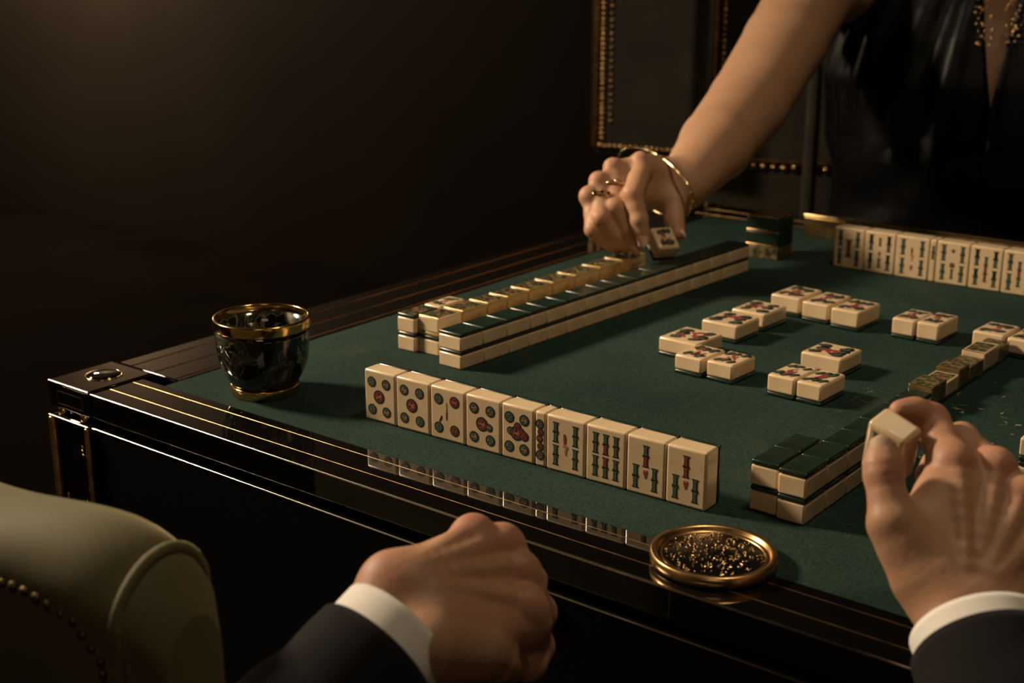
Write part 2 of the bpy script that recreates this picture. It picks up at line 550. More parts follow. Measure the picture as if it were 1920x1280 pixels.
# corner blocks, discs and brass-framed legs
rnd = random.Random(5)
for cxn, cyn, sx, sy in ((OX0, OY0, 1, 1), (OX1, OY0, -1, 1), (OX0, OY1, 1, -1), (OX1, OY1, -1, -1)):
    xa, xb = sorted((cxn, cxn + sx * 0.062)); ya, yb = sorted((cyn - sy * 0.001, cyn + sy * 0.070))
    cb = tpart('corner_block', xa, xb, ya, yb, RH - 0.0005, 0.0022, LACQ, 0.0018, seg=3)
    loc = -Vector(cb.location) - TL
    bb = MB()
    mx_, my_ = (xa + xb) / 2, (ya + yb) / 2 + sy * 0.004
    bb.lathe([(0.0005, 0.0040), (0.0135, 0.0040), (0.0150, 0.0034), (0.0156, 0.0020)], 36, 0, (mx_, my_, TZ))
    o = bb.build('corner_disc', LACQ, cb); o.location = loc
    bb = MB()
    bb.tube([(mx_ + 0.0165 * math.cos(t), my_ + 0.0165 * math.sin(t), TZ + 0.0023) for t in np.linspace(0, 2 * PI, 40, endpoint=False)], 0.0008, 6, closed=True)
    o = bb.build('disc_ring', BRASS, cb); o.location = loc
    yf = cyn - sy * 0.0012
    bb = MB()
    bb.tube([(xa + 0.001, cyn - sy * .0002, TZ + .0010), (xb - 0.001, cyn - sy * .0002, TZ + .0010)], .0016, 14)
    o = bb.build('polished_corner_edge', STEEL, cb); o.location = loc
    bb = MB()
    q0, q1 = xa + 0.013, xb - 0.010
    for (u0, u1, w0, w1) in ((q0, q1, -0.0065, -0.0058), (q0, q1, -0.0185, -0.0178), (q0, q0 + 0.0007, -0.0185, -0.0058), (q1 - 0.0007, q1, -0.0185, -0.0058)):
        bb.box(u0, u1, min(yf, yf + sy * .001), max(yf, yf + sy * .001), TZ + w0, TZ + w1)
    o = bb.build('corner_cartouche', BRASSD, cb); o.location = loc
    # brass foot bead between block and leg
    leg = tpart('leg', xa + 0.002, xb - 0.002, min(cyn - sy * .002, cyn + sy * .05), max(cyn - sy * .002, cyn + sy * .05), -0.75, -0.030, LACQ, 0.002)
    loc = -Vector(leg.location) - TL
    bb = MB()
    bb.lathe([(0.0, -0.0305), (0.006, -0.0305), (0.0045, -0.027), (0.0055, -0.0232), (0.0, -0.0232)], 16, 0, (xa + 0.014, cyn + sy * 0.004, TZ))
    o = bb.build('brass_bead', BRASS, leg); o.location = loc
    bb = MB()
    bb.lathe([(0.0, -0.0305), (0.006, -0.0305), (0.0045, -0.027), (0.0055, -0.0232), (0.0, -0.0232)], 16, 0, (xb - 0.014, cyn + sy * 0.004, TZ))
    o = bb.build('brass_bead', BRASS, leg); o.location = loc
    yo = cyn - sy * 0.0045
    ym = cyn + sy * 0.004
    for u0, u1 in ((xa + 0.0005, xa + 0.0075), (xb - 0.0065, xb - 0.0005)):
        bb = MB()
        uc, ur = (u0 + u1) / 2, (u1 - u0) / 2
        bb.lathe([(0, -0.74), (ur, -0.74), (ur, -0.034), (ur * .8, -0.0325), (0, -0.0325)], 14, 0, (uc, yo + sy * ur * .6, TZ))
        o = bb.build('brass_corner_strip', BRASSD, leg); o.location = loc
    bb = MB()
    bb.tube([(xa + 0.001, yo + sy * .001, TZ - .0315), (xb - 0.001, yo + sy * .001, TZ - .0315)], .0012, 12)
    o = bb.build('brass_cap_strip', STEEL, leg); o.location = loc
    bb = MB()
    for k in range(26):
        side = rnd.random()
        ux = (xa + 0.012 + rnd.random() * .006) if side < .3 else (xb - 0.0095 - rnd.random() * .007)
        zz = TZ - 0.05 - rnd.random() * 0.20
        bb.blob((ux, cyn - sy * 0.0022, zz), (0.0008 + rnd.random() * .0012, 0.0009, 0.001 + rnd.random() * 0.0022), 0, 6, 4)
    o = bb.build('gilt_ornament', BRASS, leg); o['kind'] = 'stuff'; o.location = loc

# ------------------------------------------------------------------ tiles
_cache = {}


def cached(key, fn):
    if key not in _cache:
        _cache[key] = fn()
    return _cache[key]


def make_tile(label, group, size, loc, rot=(0, 0, 0), face_up=True, body=None, back=None, back_t=0.0042, marks=(), name='mahjong_tile', r=0.0020, cat='tile'):
    """lying tile: size = (width x, length y, thickness z); loc = centre of its base. face_up False -> the back is on top"""
    w_, l_, h_ = size
    t = empty(name, loc, rot, label, cat, group)
    body = body or IVORY
    back = back or JADE
    g = 0.00005
    if face_up is True:
        zb, zk = (back_t + g, h_), (0, back_t)
    else:
        zb, zk = (0, h_ - back_t - g), (h_ - back_t, h_)
    key = (round(w_, 4), round(l_, 4), round(h_, 4), face_up, body.name, back.name, round(back_t, 4), r)
    bm_ = cached(('b',) + key, lambda: bevel_box('tile_body', w_, l_, zb[0], zb[1], body, r))
    km_ = None if back_t <= 0 else cached(('k',) + key, lambda: bevel_box('tile_back', w_, l_, zk[0], zk[1], back, min(r, back_t * .4)))
    link('body', bm_, t)
    if back_t > 0:
        link('back', km_, t)
    for mk in marks:
        nm, me, (mx_, my_), rz = mk
        o = link(nm, me, t)
        o.location = (mx_, my_, h_)
        o.rotation_euler = (0, 0, rz)
    return t


def circ(r, n, sx=1.0, c=(0, 0), a0=0.0):
    return [(c[0] + sx * r * math.cos(a0 + 2 * PI * k / n), c[1] + r * math.sin(a0 + 2 * PI * k / n)) for k in range(n)]


def dot_mesh(r, mid, cen, seed):
    def f():
        rn = random.Random(seed)
        m_ = MB()
        m_.prism(circ(r, 26), -0.0003, 0.00018, 0)
        m_.prism(circ(r * .80, 24), -0.0002, 0.00026, 1)
        m_.prism(circ(r * .68, 20), -0.0002, 0.00028, 0)
        m_.prism(circ(r * .60, 20), -0.0002, 0.00030, 3)
        for k in range(7):
            a = 2 * PI * k / 7 + rn.random()
            m_.prism(circ(r * .17, 7, c=(r * .36 * math.cos(a), r * .36 * math.sin(a))), -0.0002, 0.00036, (2, 0, 1)[k % 3])
        m_.prism(circ(r * .17, 8), -0.0002, 0.00040, 2)
        return m_.mesh('dot', [INK, mid, cen, INKL if mid is INKG else INKR])
    return cached(('dot', r, mid.name, cen.name, seed), f)


def bamboo_mesh(l_, w_, cols):
    """stick with flared knots; cols = fill materials from the bottom segment to the top one"""
    def f():
        m_ = MB()

        def outline(sc, y0, y1):
            h = y1 - y0
            hw = w_ / 2
            prof = [(0.0, 1.00), (0.06, 1.05), (0.14, 0.72), (0.45, 0.60), (0.5, 0.78), (0.55, 0.60), (0.86, 0.72), (0.94, 1.05), (1.0, 1.0)]
            g = (1 - sc) * hw * 1.1
            right = [(hw * p * 1.0 - g, y0 + min(max(h * q, g), h - g)) for q, p in prof]
            return right + [(-x, y) for x, y in right[::-1]]
        n = len(cols)
        for k in range(n):
            y0, y1 = -l_ / 2 + l_ * k / n, -l_ / 2 + l_ * (k + 1) / n
            m_.prism(outline(1, y0, y1), -0.0003, 0.00020, 0)
            m_.prism(outline(0.76, y0, y1), -0.0002, 0.00034, 1 + k)
        return m_.mesh('bamboo_stick', [INK] + list(cols))
    return cached(('bam', l_, w_, tuple(c.name for c in cols)), f)


def ribbon(m_, pts, wd, z1, m):
    """brush stroke along a smoothed polyline with tapering ends, as one outline"""
    pts = np.array(pts, float)
    n = len(pts)
    tt = np.linspace(0, n - 1, max(8, n * 4))
    P = np.stack([np.interp(tt, range(n), pts[:, 0]), np.interp(tt, range(n), pts[:, 1])], 1)
    for _ in range(3):
        P[1:-1] = (P[:-2] + 2 * P[1:-1] + P[2:]) / 4
    T = np.gradient(P, axis=0)
    T /= (np.linalg.norm(T, axis=1, keepdims=True) + 1e-9)
    N = np.stack([-T[:, 1], T[:, 0]], 1)
    s = np.linspace(0, 1, len(P))
    ww = wd * (0.45 + 0.55 * np.sin(PI * np.clip(s * .9 + .08, 0, 1)))[:, None]
    A, B = P - N * ww / 2, P + N * ww / 2
    for i in range(len(P) - 1):
        m_.prism([tuple(A[i]), tuple(A[i + 1]), tuple(B[i + 1]), tuple(B[i])], -0.0002, z1, m)


def glyph_mesh(seed, w_, l_, spread=0.27, size=0.17, along='y', red=INKR):
    """two dark cloud-like characters joined by red curls"""
    def f():
        rn = random.Random(seed)
        m_ = MB()
        ext = l_ if along == 'y' else w_
        oth = w_ if along == 'y' else l_

        def P(a, c):
            return (c * oth, a * ext) if along == 'y' else (a * ext, c * oth)
        sc = min(oth, ext)
        for sgn in (-1, 1):
            c0 = sgn * spread
            nstroke = 3
            for k in range(nstroke):
                cc = (k - 1) * 0.23 + rn.uniform(-.04, .04)
                a0 = c0 + rn.uniform(-.04, .04)
                bend = rn.uniform(-.13, .13)
                pts = [P(a0 - .10 + rn.uniform(-.03, .03), cc - .07), P(a0 + bend * .5, cc - .02), P(a0 + .05, cc + .06), P(a0 + .11, cc + .02 + bend)]
                wd = sc * rn.uniform(.19, .26)
                ribbon(m_, pts, wd, 0.00020 + k * .00003, 0)
                ribbon(m_, [tuple(np.array(p) * 1.0) for p in pts[:3]], wd * .30, 0.00030 + k * .00003, 1)
            for k in range(2):
                r_ = sc * rn.uniform(.05, .085)
                c = P(c0 + rn.uniform(-.12, .12), rn.choice((-1, 1)) * rn.uniform(.18, .27))
                m_.prism(circ(r_, 12, c=c), -0.0002, 0.00029, 0)
                m_.prism(circ(r_ * .45, 8, c=c), -0.0002, 0.00036, 1)
        for k in range(4):
            a0 = rn.uniform(-.17, .17)
            c0 = rn.uniform(-.15, .15)
            pts = [P(a0 - .12, c0 + rn.uniform(-.12, .12)), P(a0 - .03, c0), P(a0 + .05, c0 + rn.uniform(-.1, .1)), P(a0 + .13, c0 + rn.uniform(-.16, .16))]
            ribbon(m_, pts, sc * rn.uniform(.065, .10), 0.00034 + k * .00002, 2)
        return m_.mesh('engraved_glyph', [INK, INKG, red])
    return cached(('gl', seed, round(w_, 4), round(l_, 4), spread, along), f)


# --- front standing row
FROW = 'standing tiles of the near row'
LEAN = (PI / 2, 0, math.radians(1.4))


def standing(x0, x1, y0, hgt, dep, label, marks, group=FROW, rz=LEAN[2], back=None):
    w_ = x1 - x0 - 0.0007
    # lying frame (x width, y up, z toward the viewer) turned upright: its base edge on the felt
    t = make_tile(label, group, (w_, hgt, dep), ((x0 + x1) / 2, y0 + dep, TZ + hgt / 2 + 0.0002), (PI / 2, 0, rz), True, back=back, marks=marks, back_t=0.0045)
    return t


def five_dots(w_, h_, cen=INKR, seed=0, big=None):
    r = 0.0047
    ms = []
    for k, (a, c) in enumerate(((-.25, .27), (.20, .27), (-.25, -.27), (.20, -.27))):
        ms.append(('dot', dot_mesh(r, INKG, INKO if (k + seed) % 2 else INKG, seed * 7 + k), (a * w_, c * h_), 0))
    ms.append(('dot', dot_mesh(big or 0.0060, cen, INKO, seed * 7 + 5), (-.03 * w_, 0.0), 0))
    return ms


def bam(l_, wd, cols, x, y):
    return ('bamboo_stick', bamboo_mesh(l_, wd, cols), (x, y), 0)


def smear(kind, seed=0):
    def f():
        m_ = MB()
        if kind == 'heart':
            ribbon(m_, [(-.0016, .0010), (-.0008, .0004), (0, -.0048)], .0020, .0002, 0)
            ribbon(m_, [(.0016, .0010), (.0008, .0004), (0, -.0048)], .0020, .00022, 0)
            ribbon(m_, [(-.0016, .0016), (0, .0010), (.0016, .0016)], .0014, .00024, 1)
        elif kind == 'streak':
            ribbon(m_, [(0, .0085), (.0003, .003), (0, 0)], .0009, .0002, 1)
            ribbon(m_, [(.0002, .001), (0, -.0065)], .0013, .00024, 0)
        else:
            ribbon(m_, [(-.001, .0085), (-.0004, .004), (-.0008, 0)], .0026, .0002, 0)
            ribbon(m_, [(-.0022, -.0015), (0, -.001), (.0024, -.0025)], .0024, .00022, 1)
            ribbon(m_, [(.0012, -.002), (0, -.0055), (.0004, -.0085)], .0018, .00024, 1)
        return m_.mesh('red_mark', [INKR if kind == 'heart' else INKR, INKO])
    return cached(('sm', kind), f)


xs = [-0.7770, -0.7413, -0.7040, -0.6670, -0.6308, -0.5985]
HF, DF = 0.0453, 0.0225
yb = lambda x: 0.7850 + (x + 0.777) * 0.0243
W = 0.036
F_LABELS = ['leftmost standing ivory tile of the near row, red disc amid four green discs',
            'second standing tile from the left in the near row, clean five discs',
            'third standing tile of the near row, four discs around a thin red streak',
            'fourth standing tile of the near row, small loop beside its red disc',
            'fifth standing tile of the near row, red flower-like cluster between four discs']
for k in range(5):
    w_ = xs[k + 1] - xs[k]
    if k == 2:
        ms = five_dots(w_, HF, seed=k)[:4]
        ms[1] = ('dot', dot_mesh(0.0050, INKR, INKO, 91), ms[1][2], 0)
        ms[3] = ('dot', dot_mesh(0.0048, INKR, INKG, 92), ms[3][2], 0)
        ms.append(('red_mark', smear('streak'), (-.03 * w_, .002), 0))
        m_ = MB(); ribbon(m_, [(-.0012, 0), (.0006, .003), (.0014, .0055)], .0015, .0002, 0)
        ms.append(('leaf_mark', m_.mesh('leaf_mark', [INK]), (-.20 * w_, -.27 * HF + .005), 0))
    else:
        ms = five_dots(w_, HF, seed=k)
    if k == 3:
        ms.append(('dot', dot_mesh(0.0034, INKG, INKO, 33), (.17 * w_, -.035 * HF), 0))
    if k == 4:
        for q, (dx, dy, rr_) in enumerate(((.004, .002, .0038), (.0075, -.001, .0042), (-.006, .001, .0034), (.001, .006, .0034))):
            ms.append(('dot', dot_mesh(rr_, INKR if q != 2 else INKG, INKR, 40 + q), (-.03 * w_ + dx, dy), 0))
    standing(xs[k], xs[k + 1], yb(xs[k]), HF, DF, F_LABELS[k], ms)
# the sliver tile wedged in the middle of the row
ms = [('dot', dot_mesh(0.0040, INKG, INKR, 60), (-.0005, .0125), 0), ('dot', dot_mesh(0.0030, INKR, INKG, 61), (0.0006, .0060), 0),
      ('dot', dot_mesh(0.0031, INKR, INKO, 62), (-.0006, .0005), 0), ('dot', dot_mesh(0.0032, INKR, INKG, 63), (.0005, -.0058), 0), ('dot', dot_mesh(0.0041, INKG, INKR, 64), (0, -.0130), 0)]
standing(-0.5985, -0.5875, yb(-0.5985), HF, DF, 'narrow sliver of a tile with a column of discs, mid near row', ms)
G2 = (INKG, INKG)
xs2 = [-0.5875, -0.5508, -0.5146, -0.4808, -0.4470]
w_ = 0.0362
ms = [bam(.0165, .0055, G2, -.25 * w_, .0095), bam(.0165, .0055, G2, -.25 * w_, -.0090), bam(.0165, .0055, G2, .25 * w_, .0095), bam(.0165, .0055, G2, .25 * w_, -.0090), ('red_mark', smear('smudge'), (.0, .001), 0)]
standing(xs2[0], xs2[1], yb(xs2[0]), HF, DF, 'standing bamboo tile with four green sticks and a faded red smudge', ms)
ms = []
for q, a in enumerate((-.25, 0, .25)):
    ms.append(bam(.0165, .0055, G2 if q != 1 else (INKR, INKG), a * w_, .0095))
    ms.append(bam(.0165, .0055, G2 if q != 1 else (INKG, INKR), a * w_, -.0090))
standing(xs2[1], xs2[2], yb(xs2[1]), HF, DF, 'standing bamboo tile with six sticks in three columns, red in the middle', ms)
for k, lab in ((2, 'standing tile with three bamboo sticks, the upper one half green half red'), (3, 'rightmost standing tile of the near row, its upper bamboo stick wholly red')):
    w_ = xs2[k + 1] - xs2[k]
    ms = [bam(.0170, .0055, (INKR, INKG) if k == 2 else (INKR, INKR), 0, .0085), bam(.0185, .0055, G2, -.25 * w_, -.0085), bam(.0185, .0055, G2, .23 * w_, -.0085), ('red_mark', smear('heart'), (0.0, -.0040), 0)]
    standing(xs2[k], xs2[k + 1], yb(xs2[k]), HF, DF, lab, ms)

# --- long left wall: the green-backed double row
jy = [.9370, .9698, 1.0045, 1.0405, 1.0659, 1.0969, 1.1305, 1.164, 1.191, 1.222, 1.262, 1.298, 1.336, 1.371, 1.411, 1.456]
jl = [.9370, .971, 1.0078, 1.0375, 1.068, 1.099, 1.128, 1.167, 1.195, 1.226, 1.255, 1.299, 1.331, 1.371, 1.400, 1.456]
TH = 0.0176
sl = 0.045
for k in range(15):
    for lay in range(2):
        ya, yb_ = (jy if lay else jl)[k:k + 2]
        ln = yb_ - ya - 0.0006
        yc = (ya + yb_) / 2 + (0.0012 if lay and k % 3 == 1 else 0) * 0
        xc = -0.8122 + sl * (yc - 0.937)
        make_tile('dark green-backed tile, %s from the near end of the long left wall, %s layer' % (ORD[k], 'upper' if lay else 'lower'),
                  'green-backed tiles of the long left wall', (0.0288, ln, TH), (xc, yc, TZ + lay * (TH + .0001) + 0.0001), (0, 0, -math.atan(sl)), False, r=0.0015, back_t=0.0036)

# --- the amber row behind it
jg = [.9555, .9920, 1.0310, 1.0630, 1.0985, 1.1400, 1.1800, 1.2270, 1.2710, 1.3220]
TG = 0.0190
for k in range(9):
    for lay in range(2):
        ya, yb_ = jg[k], jg[k + 1]
        ln = yb_ - ya - 0.0012
        yc = (ya + yb_) / 2
        xc = -0.8555 + 0.014 * (yc - 0.955)
        wd = 0.0262
        mk = ()
        if lay:
            def plate(ln=ln, wd=wd, s=k):
                m_ = MB()
                m_.box(-wd * .42, wd * .42, -ln * .42, ln * .42, -0.0002, 0.0002, 0)
                rn = random.Random(s)
                for q in range(9):
                    c = (rn.uniform(-.3, .3) * wd, rn.uniform(-.3, .3) * ln)
                    m_.prism(circ(rn.uniform(.0012, .0026), 8, c=c), -0.0001, 0.0004 + q * .00002, 1 + (q % 3))
                return m_.mesh('inlaid_face', [DARKFACE, INKR if s < 4 else AMBER, BRASSD, INK])
            mk = (('inlaid_face', plate(), (0, 0), 0), ('gilt_edge', cached(('ge', round(wd, 4)), lambda wd=wd: (lambda m_: (m_.tube([(-wd * .46, 0, 0), (wd * .46, 0, 0)], .0009, 10), m_.mesh('gilt_edge', [GOLD]))[1])(MB())), (0, -ln / 2 + .0011), 0))
        make_tile('amber tile, %s from the near end of the gilt-edged row, %s layer' % (ORD[k], 'upper' if lay else 'lower'),
                  'amber tiles behind the green-backed wall', (wd, ln, TG), (xc, yc, TZ + lay * (TG + .0001) + .0001), (0, 0, -0.014), True if lay else False,
                  body=(AMBER if (lay and k) else IVORY), back=(AMBER if lay else JADE), back_t=0.0040, marks=mk, r=0.0014)
# --- column at the outer near end
for lay in range(2):
    mk = ()
    if lay:
        mk = (('inlaid_face', (lambda m_: (m_.box(-.0095, .0095, -.016, .016, -.0002, .0002), m_.mesh('inlaid_face', [DARKFACE]))[1])(MB()), (0, 0), 0),
              ('engraved_glyph', glyph_mesh(301, .022, .036), (0, 0), 0))
    make_tile('ivory tile at the outer near corner of the amber row, %s layer' % ('upper' if lay else 'lower'), 'corner tiles of the amber row',
              (0.0225, .0375, TG), (-0.8812, .9700, TZ + lay * (TG + .0001) + .0001), (0, 0, 0), False if not lay else 'up', back=JADE, marks=mk, r=0.0015, back_t=0.0040)
make_tile('ivory tile lying face up behind the outer corner of the amber row', 'corner tiles of the amber row', (0.0215, .040, TG), (-0.8825, 1.0115, TZ + TG + .0002), (math.radians(0), 0, 0), True,
          marks=(('engraved_glyph', glyph_mesh(303, .02, .036), (0, 0), 0),), r=0.002)
make_tile('ivory tile under the face-up one behind the outer corner', 'corner tiles of the amber row', (0.0215, .040, TG), (-0.8825, 1.0115, TZ + .0001), (0, 0, 0), False, r=0.0018)

# --- discards in the middle
DG = 'discarded tiles face up in the middle'
disc = [  # front-right corner x, y, width x, length y, height, label, along
    (-.6330, 1.0950, .0440, .0480, .0185, 'wide discard at the left end of the front discard cluster', 'x', 1.2),
    (-.6045, 1.0560, .0300, .0420, .0185, 'discard squeezed between the wide left discard and its right neighbour', 'y', 1.0),
    (-.5722, 1.0565, .0280, .0410, .0188, 'discard with clear felt to its right, front left cluster', 'y', 1.0),
    (-.6325, 1.1730, .0420, .0450, .0190, 'broad discard in the middle of the left diagonal pair', 'x', 1.0),
    (-.6320, 1.2300, .0400, .0470, .0187, 'discard behind the broad one, further tile of the diagonal pair', 'x', 1.0),
    (-.6275, 1.3010, .0355, .0500, .0215, 'leftmost of the three discards at the back', 'y', 1.0),
    (-.5915, 1.2950, .0310, .0530, .0212, 'middle one of the three discards at the back', 'y', 1.0),
    (-.5543, 1.2885, .0318, .0500, .0215, 'rightmost of the three discards at the back', 'y', 1.0),
    (-.4968, 1.2945, .0245, .0450, .0210, 'left tile of the isolated right-hand discard pair', 'y', 1.0),
    (-.4712, 1.2945, .0235, .0480, .0212, 'right tile of the isolated right-hand discard pair', 'y', 1.0),
    (-.4090, 1.3020, .0315, .0440, .0200, 'discard at the far end of the brass-rimmed chain', 'y', 1.0),
    (-.5020, 1.1350, .0420, .0430, .0190, 'big discard behind the front right pair of discards', 'x', 1.3),
    (-.5075, 1.0520, .0275, .0440, .0200, 'left tile of the front right discard pair', 'y', 1.2),
    (-.4815, 1.0520, .0248, .0450, .0193, 'right tile of the front right discard pair', 'y', 1.0),
    (-.3780, 1.3000, .0275, .0440, .0195, 'discard cut off by the right edge of the picture', 'y', 1.0),
]
for k, (fx, fy, wd, ln, hh, lab, al, sz) in enumerate(disc):
    mk = (('engraved_glyph', glyph_mesh(500 + k, wd * 1.08, ln * 1.05, 0.24, along=al), (0, 0), 0),)
    make_tile('ivory ' + lab, DG, (wd, ln, hh), (fx - wd / 2, fy + ln / 2, TZ + .0001), (0, 0, -0.05), True, marks=mk, r=0.0022, back_t=0.0038)

# --- far standing row
HG = 'standing tiles of the far row'
fx = [-.7050, -.6650, -.6250, -.5828, -.5745, -.5345, -.4960, -.4575, -.4190, -.3805]
fl = ['leftmost standing tile of the far row, single red figure between green sticks', 'second standing tile of the far row, pale red heart',
      'third standing tile of the far row, faded blurred sticks', 'thin sliver standing between the third and fourth far tiles',
      'fourth full standing tile of the far row, dots of red down the centre', 'fifth full standing tile of the far row, slim dark centre stick',
      'far-row tile half cut off by the right edge of the picture', 'far-row tile just beyond the right picture edge', 'far-row tile second beyond the right picture edge']
for k in range(7):
    w_ = fx[k + 1] - fx[k]
    ms = []
    if k != 3:
        for a in (-.28, .28):
            for c in (.012, -.011):
                ms.append(bam(.0195, .0062, G2 if k % 2 == 0 else (INKG, INK), a * w_, c))
        if k == 0:
            ms += [('red_mark', bamboo_mesh(.022, .0075, (INKR,)), (0, .000), 0)]
        elif k == 1:
            ms += [('red_mark', smear('heart'), (0, .0), 0), bam(.012, .005, (INKG,), 0, -.0125), bam(.010, .004, (INKG,), 0, .0135)]
        elif k == 2:
            ms += [('red_mark', smear('smudge'), (0, .004), 0), ('red_mark', smear('heart'), (0, -.011), 0)]
        elif k == 4:
            ms += [('dot', dot_mesh(.0032, INKR, INKO, 70), (0, -.002), 0), ('dot', dot_mesh(.0022, INKR, INKO, 71), (0, .015), 0), bam(.012, .004, (INKG,), 0, -.0125)]
        else:
            ms += [bam(.030, .0048, (INKR, INKR, INKG) if k == 5 else (INKG, INKR, INKG), 0, -.001)]
    else:
        ms = [bam(.016, .0045, G2, 0, .010)]
    standing(fx[k], fx[k + 1], 1.5425, .0508, .0265, fl[k], ms, HG, 0.0)

# --- brass-trimmed rack and stack at the far left corner
rk = empty('tile_rack', (-0.79, 1.70, TZ), label='low brass-topped tile rack behind the far standing row', cat='rack')
for nm, x0, x1, z0, z1, m in (('rack_body', -0.07, .75, 0, .026, BRASSD), ('rack_bar', -0.072, .752, .0262, .0300, GOLD)):
    me = bevel_box(nm, x1 - x0, .012, z0, z1, m, .0008)
    o = link(nm, me, rk); o.location = ((x0 + x1) / 2, 0, 0)
rk.location = (-0.745, 1.690, TZ + .0002)
for k in range(3):
    make_tile(('lowest', 'middle', 'gilt-topped uppermost')[k] + ' dark tile of the stack at the far end of the left wall', 'dark stacked tiles by the far left corner',
              (.046, .040, .0185), (-0.795, 1.545, TZ + k * .0186 + .0001), (0, 0, 0), False, body=(JADE if k else DARKFACE), back=(BRASSD if k < 2 else BRASS), back_t=.0030, r=.001)

# --- right wall under the man's hand
cols_x = ((-.4256, -.4038), (-.4024, -.3806))
jr = [.8150, .8490, .8830, .9160, .9480, .9800]
for c in range(2):
    for k in range(2 if c == 0 else 5):
        for lay in range(2):
            x0, x1 = cols_x[c]
            off = 0.003 if c == 0 else 0
            make_tile('green-backed tile of the right wall, %s column, %s from the near end, %s layer' % (('left', 'right')[c], ORD[k], ('lower', 'upper')[lay]),
                      'green-backed tiles of the right wall', (x1 - x0, jr[k + 1] - jr[k] - .0008, .0194), ((x0 + x1) / 2, (jr[k] + jr[k + 1]) / 2 + off, TZ + lay * .0196 + .0001), (0, 0, 0), False, r=.0016, back_t=.0042)
jc = [.9840, 1.008, 1.030, 1.053, 1.077, 1.101, 1.135, 1.165, 1.190, 1.228, 1.268, 1.298]
for k in range(11):
    br = k >= 5
    ln = jc[k + 1] - jc[k]
    hh = .017 + (0.004 if br and k % 2 else 0)
    mk = [('gilt_edge', cached(('ge2',), lambda: (lambda m_: (m_.tube([(-.0100, 0, 0), (.0100, 0, 0)], .0005, 10), m_.mesh('gilt_edge', [GOLD]))[1])(MB())), (0, -ln / 2 + .0010), 0)]
    if br:
        mk.append(('inlaid_face', cached(('if2', round(ln, 4)), lambda ln=ln: (lambda m_: (m_.box(-.0092, .0092, -ln * .38, ln * .38, -.0002, .0002), m_.mesh('inlaid_face', [DARKFACE]))[1])(MB())), (0, 0), 0))
        if k == 6:
            mk.append(('dot', dot_mesh(.004, INKR, INKR, 80), (0, 0), 0))
    make_tile(('brass-rimmed dark tile, %s from the man’s hand along the right chain' % ORD[k - 5]) if br else ('dark green gilt-edged tile, %s behind the right double wall' % ORD[k]),
              'gilt-edged tiles of the right chain', (.0222, ln - .0008, hh), (-.4135, (jc[k] + jc[k + 1]) / 2, TZ + .0001), (0, 0, 0), False if not br else True,
              body=IVORY if not br else (IVORY if k in (6, 9) else SMOKED), back=JADE, back_t=.0034, r=.0010, marks=mk)
for k in range(2):
    make_tile('ivory tile at the right picture edge beyond the man’s hand, %s layer' % ('lower', 'upper')[k], 'tiles at the right edge', (.030, .040, .0185), (-.276, 1.005, TZ + k * .0187 + .0001), (0, 0, .05), k == 1, r=.0018)

# ------------------------------------------------------------------ cup
cp = on_table(498, 733)
cup = empty('tumbler', tuple(cp), label='dark green marble tumbler with brass rim and foot on the felt', cat='cup')
b = MB()
b.lathe([(0.0, .0092), (.0292, .0092), (.0312, .012), (.0360, .020), (.0396, .030), (.0414, .042), (.0420, .056), (.0420, .0640), (.0395, .0640), (.0390, .05), (.0375, .034), (.033, .020), (.024, .015), (0.0, .014)], 72)
b.build('marble_bowl', MARBLE, cup)
b = MB()
b.lathe([(.0416, .0618), (.0431, .0618), (.0433, .0619), (.0434, .0622), (.0435, .0700), (.0434, .0706), (.0430, .0711), (.0424, .0713), (.0412, .0714), (.0406, .0711), (.0403, .0706), (.0400, .0640), (.0416, .0618)], 72)
b.build('rim_band', BRASS, cup)
b = MB()
b.lathe([(0, .0002), (.0304, .0002), (.0307, .0003), (.0309, .0006), (.0309, .0082), (.0307, .0088), (.0302, .0091), (.0290, .0093), (0, .0094)], 72)
b.build('foot_band', BRASS, cup)

# ------------------------------------------------------------------ round brass tray
tp = on_table(1338, 1045, .004)
tray = empty('round_tray', (tp[0], tp[1], TZ + .0012), label='small round brass tray with glittering filigree near the rail', cat='tray')
b = MB()
b.lathe([(0, 0), (.0395, 0), (.0418, .001), (.0422, .004), (.0418, .0078), (.0404, .0086), (.0386, .0084), (.0372, .0070), (.0362, .0046), (0, .0042)], 96)
b.build('tray_body', BRASSD, tray)
b = MB()
b.lathe([(0, .0049), (.0330, .0049), (.0345, .0044)], 64)
b.build('tray_floor', LACQ2, tray)
b = MB()
b.lathe([(.0352, .0043), (.0362, .0056), (.0340, .0060), (.0334, .0043)], 96)
b.build('inner_ring', BRASSD, tray)
rn = random.Random(11)
b = MB()
for k in range(170):
    a = rn.uniform(0, 2 * PI); r_ = .0325 * math.sqrt(rn.random())
    x, y = r_ * math.cos(a), r_ * math.sin(a)
    q = rn.random()
    if q < .5:
        b.blob((x, y, .0048 + rn.random() * .0012), (rn.uniform(.0003, .0008),) * 3, 0, 6, 4)
    else:
        a2 = rn.uniform(0, 2 * PI); L = rn.uniform(.0015, .004)
        pts = [(x + L * s * math.cos(a2 + s * .9), y + L * s * math.sin(a2 + s * .9), .0050 + .0010 * math.sin(s * 3 + a)) for s in (-1, -.4, .2, .8)]
        b.tube(pts, rn.uniform(.0002, .0005), 6, 0)
tag(b.build('filigree', [BRASSD], tray), kind='stuff')

# ------------------------------------------------------------------ implicit-surface modelling for bodies


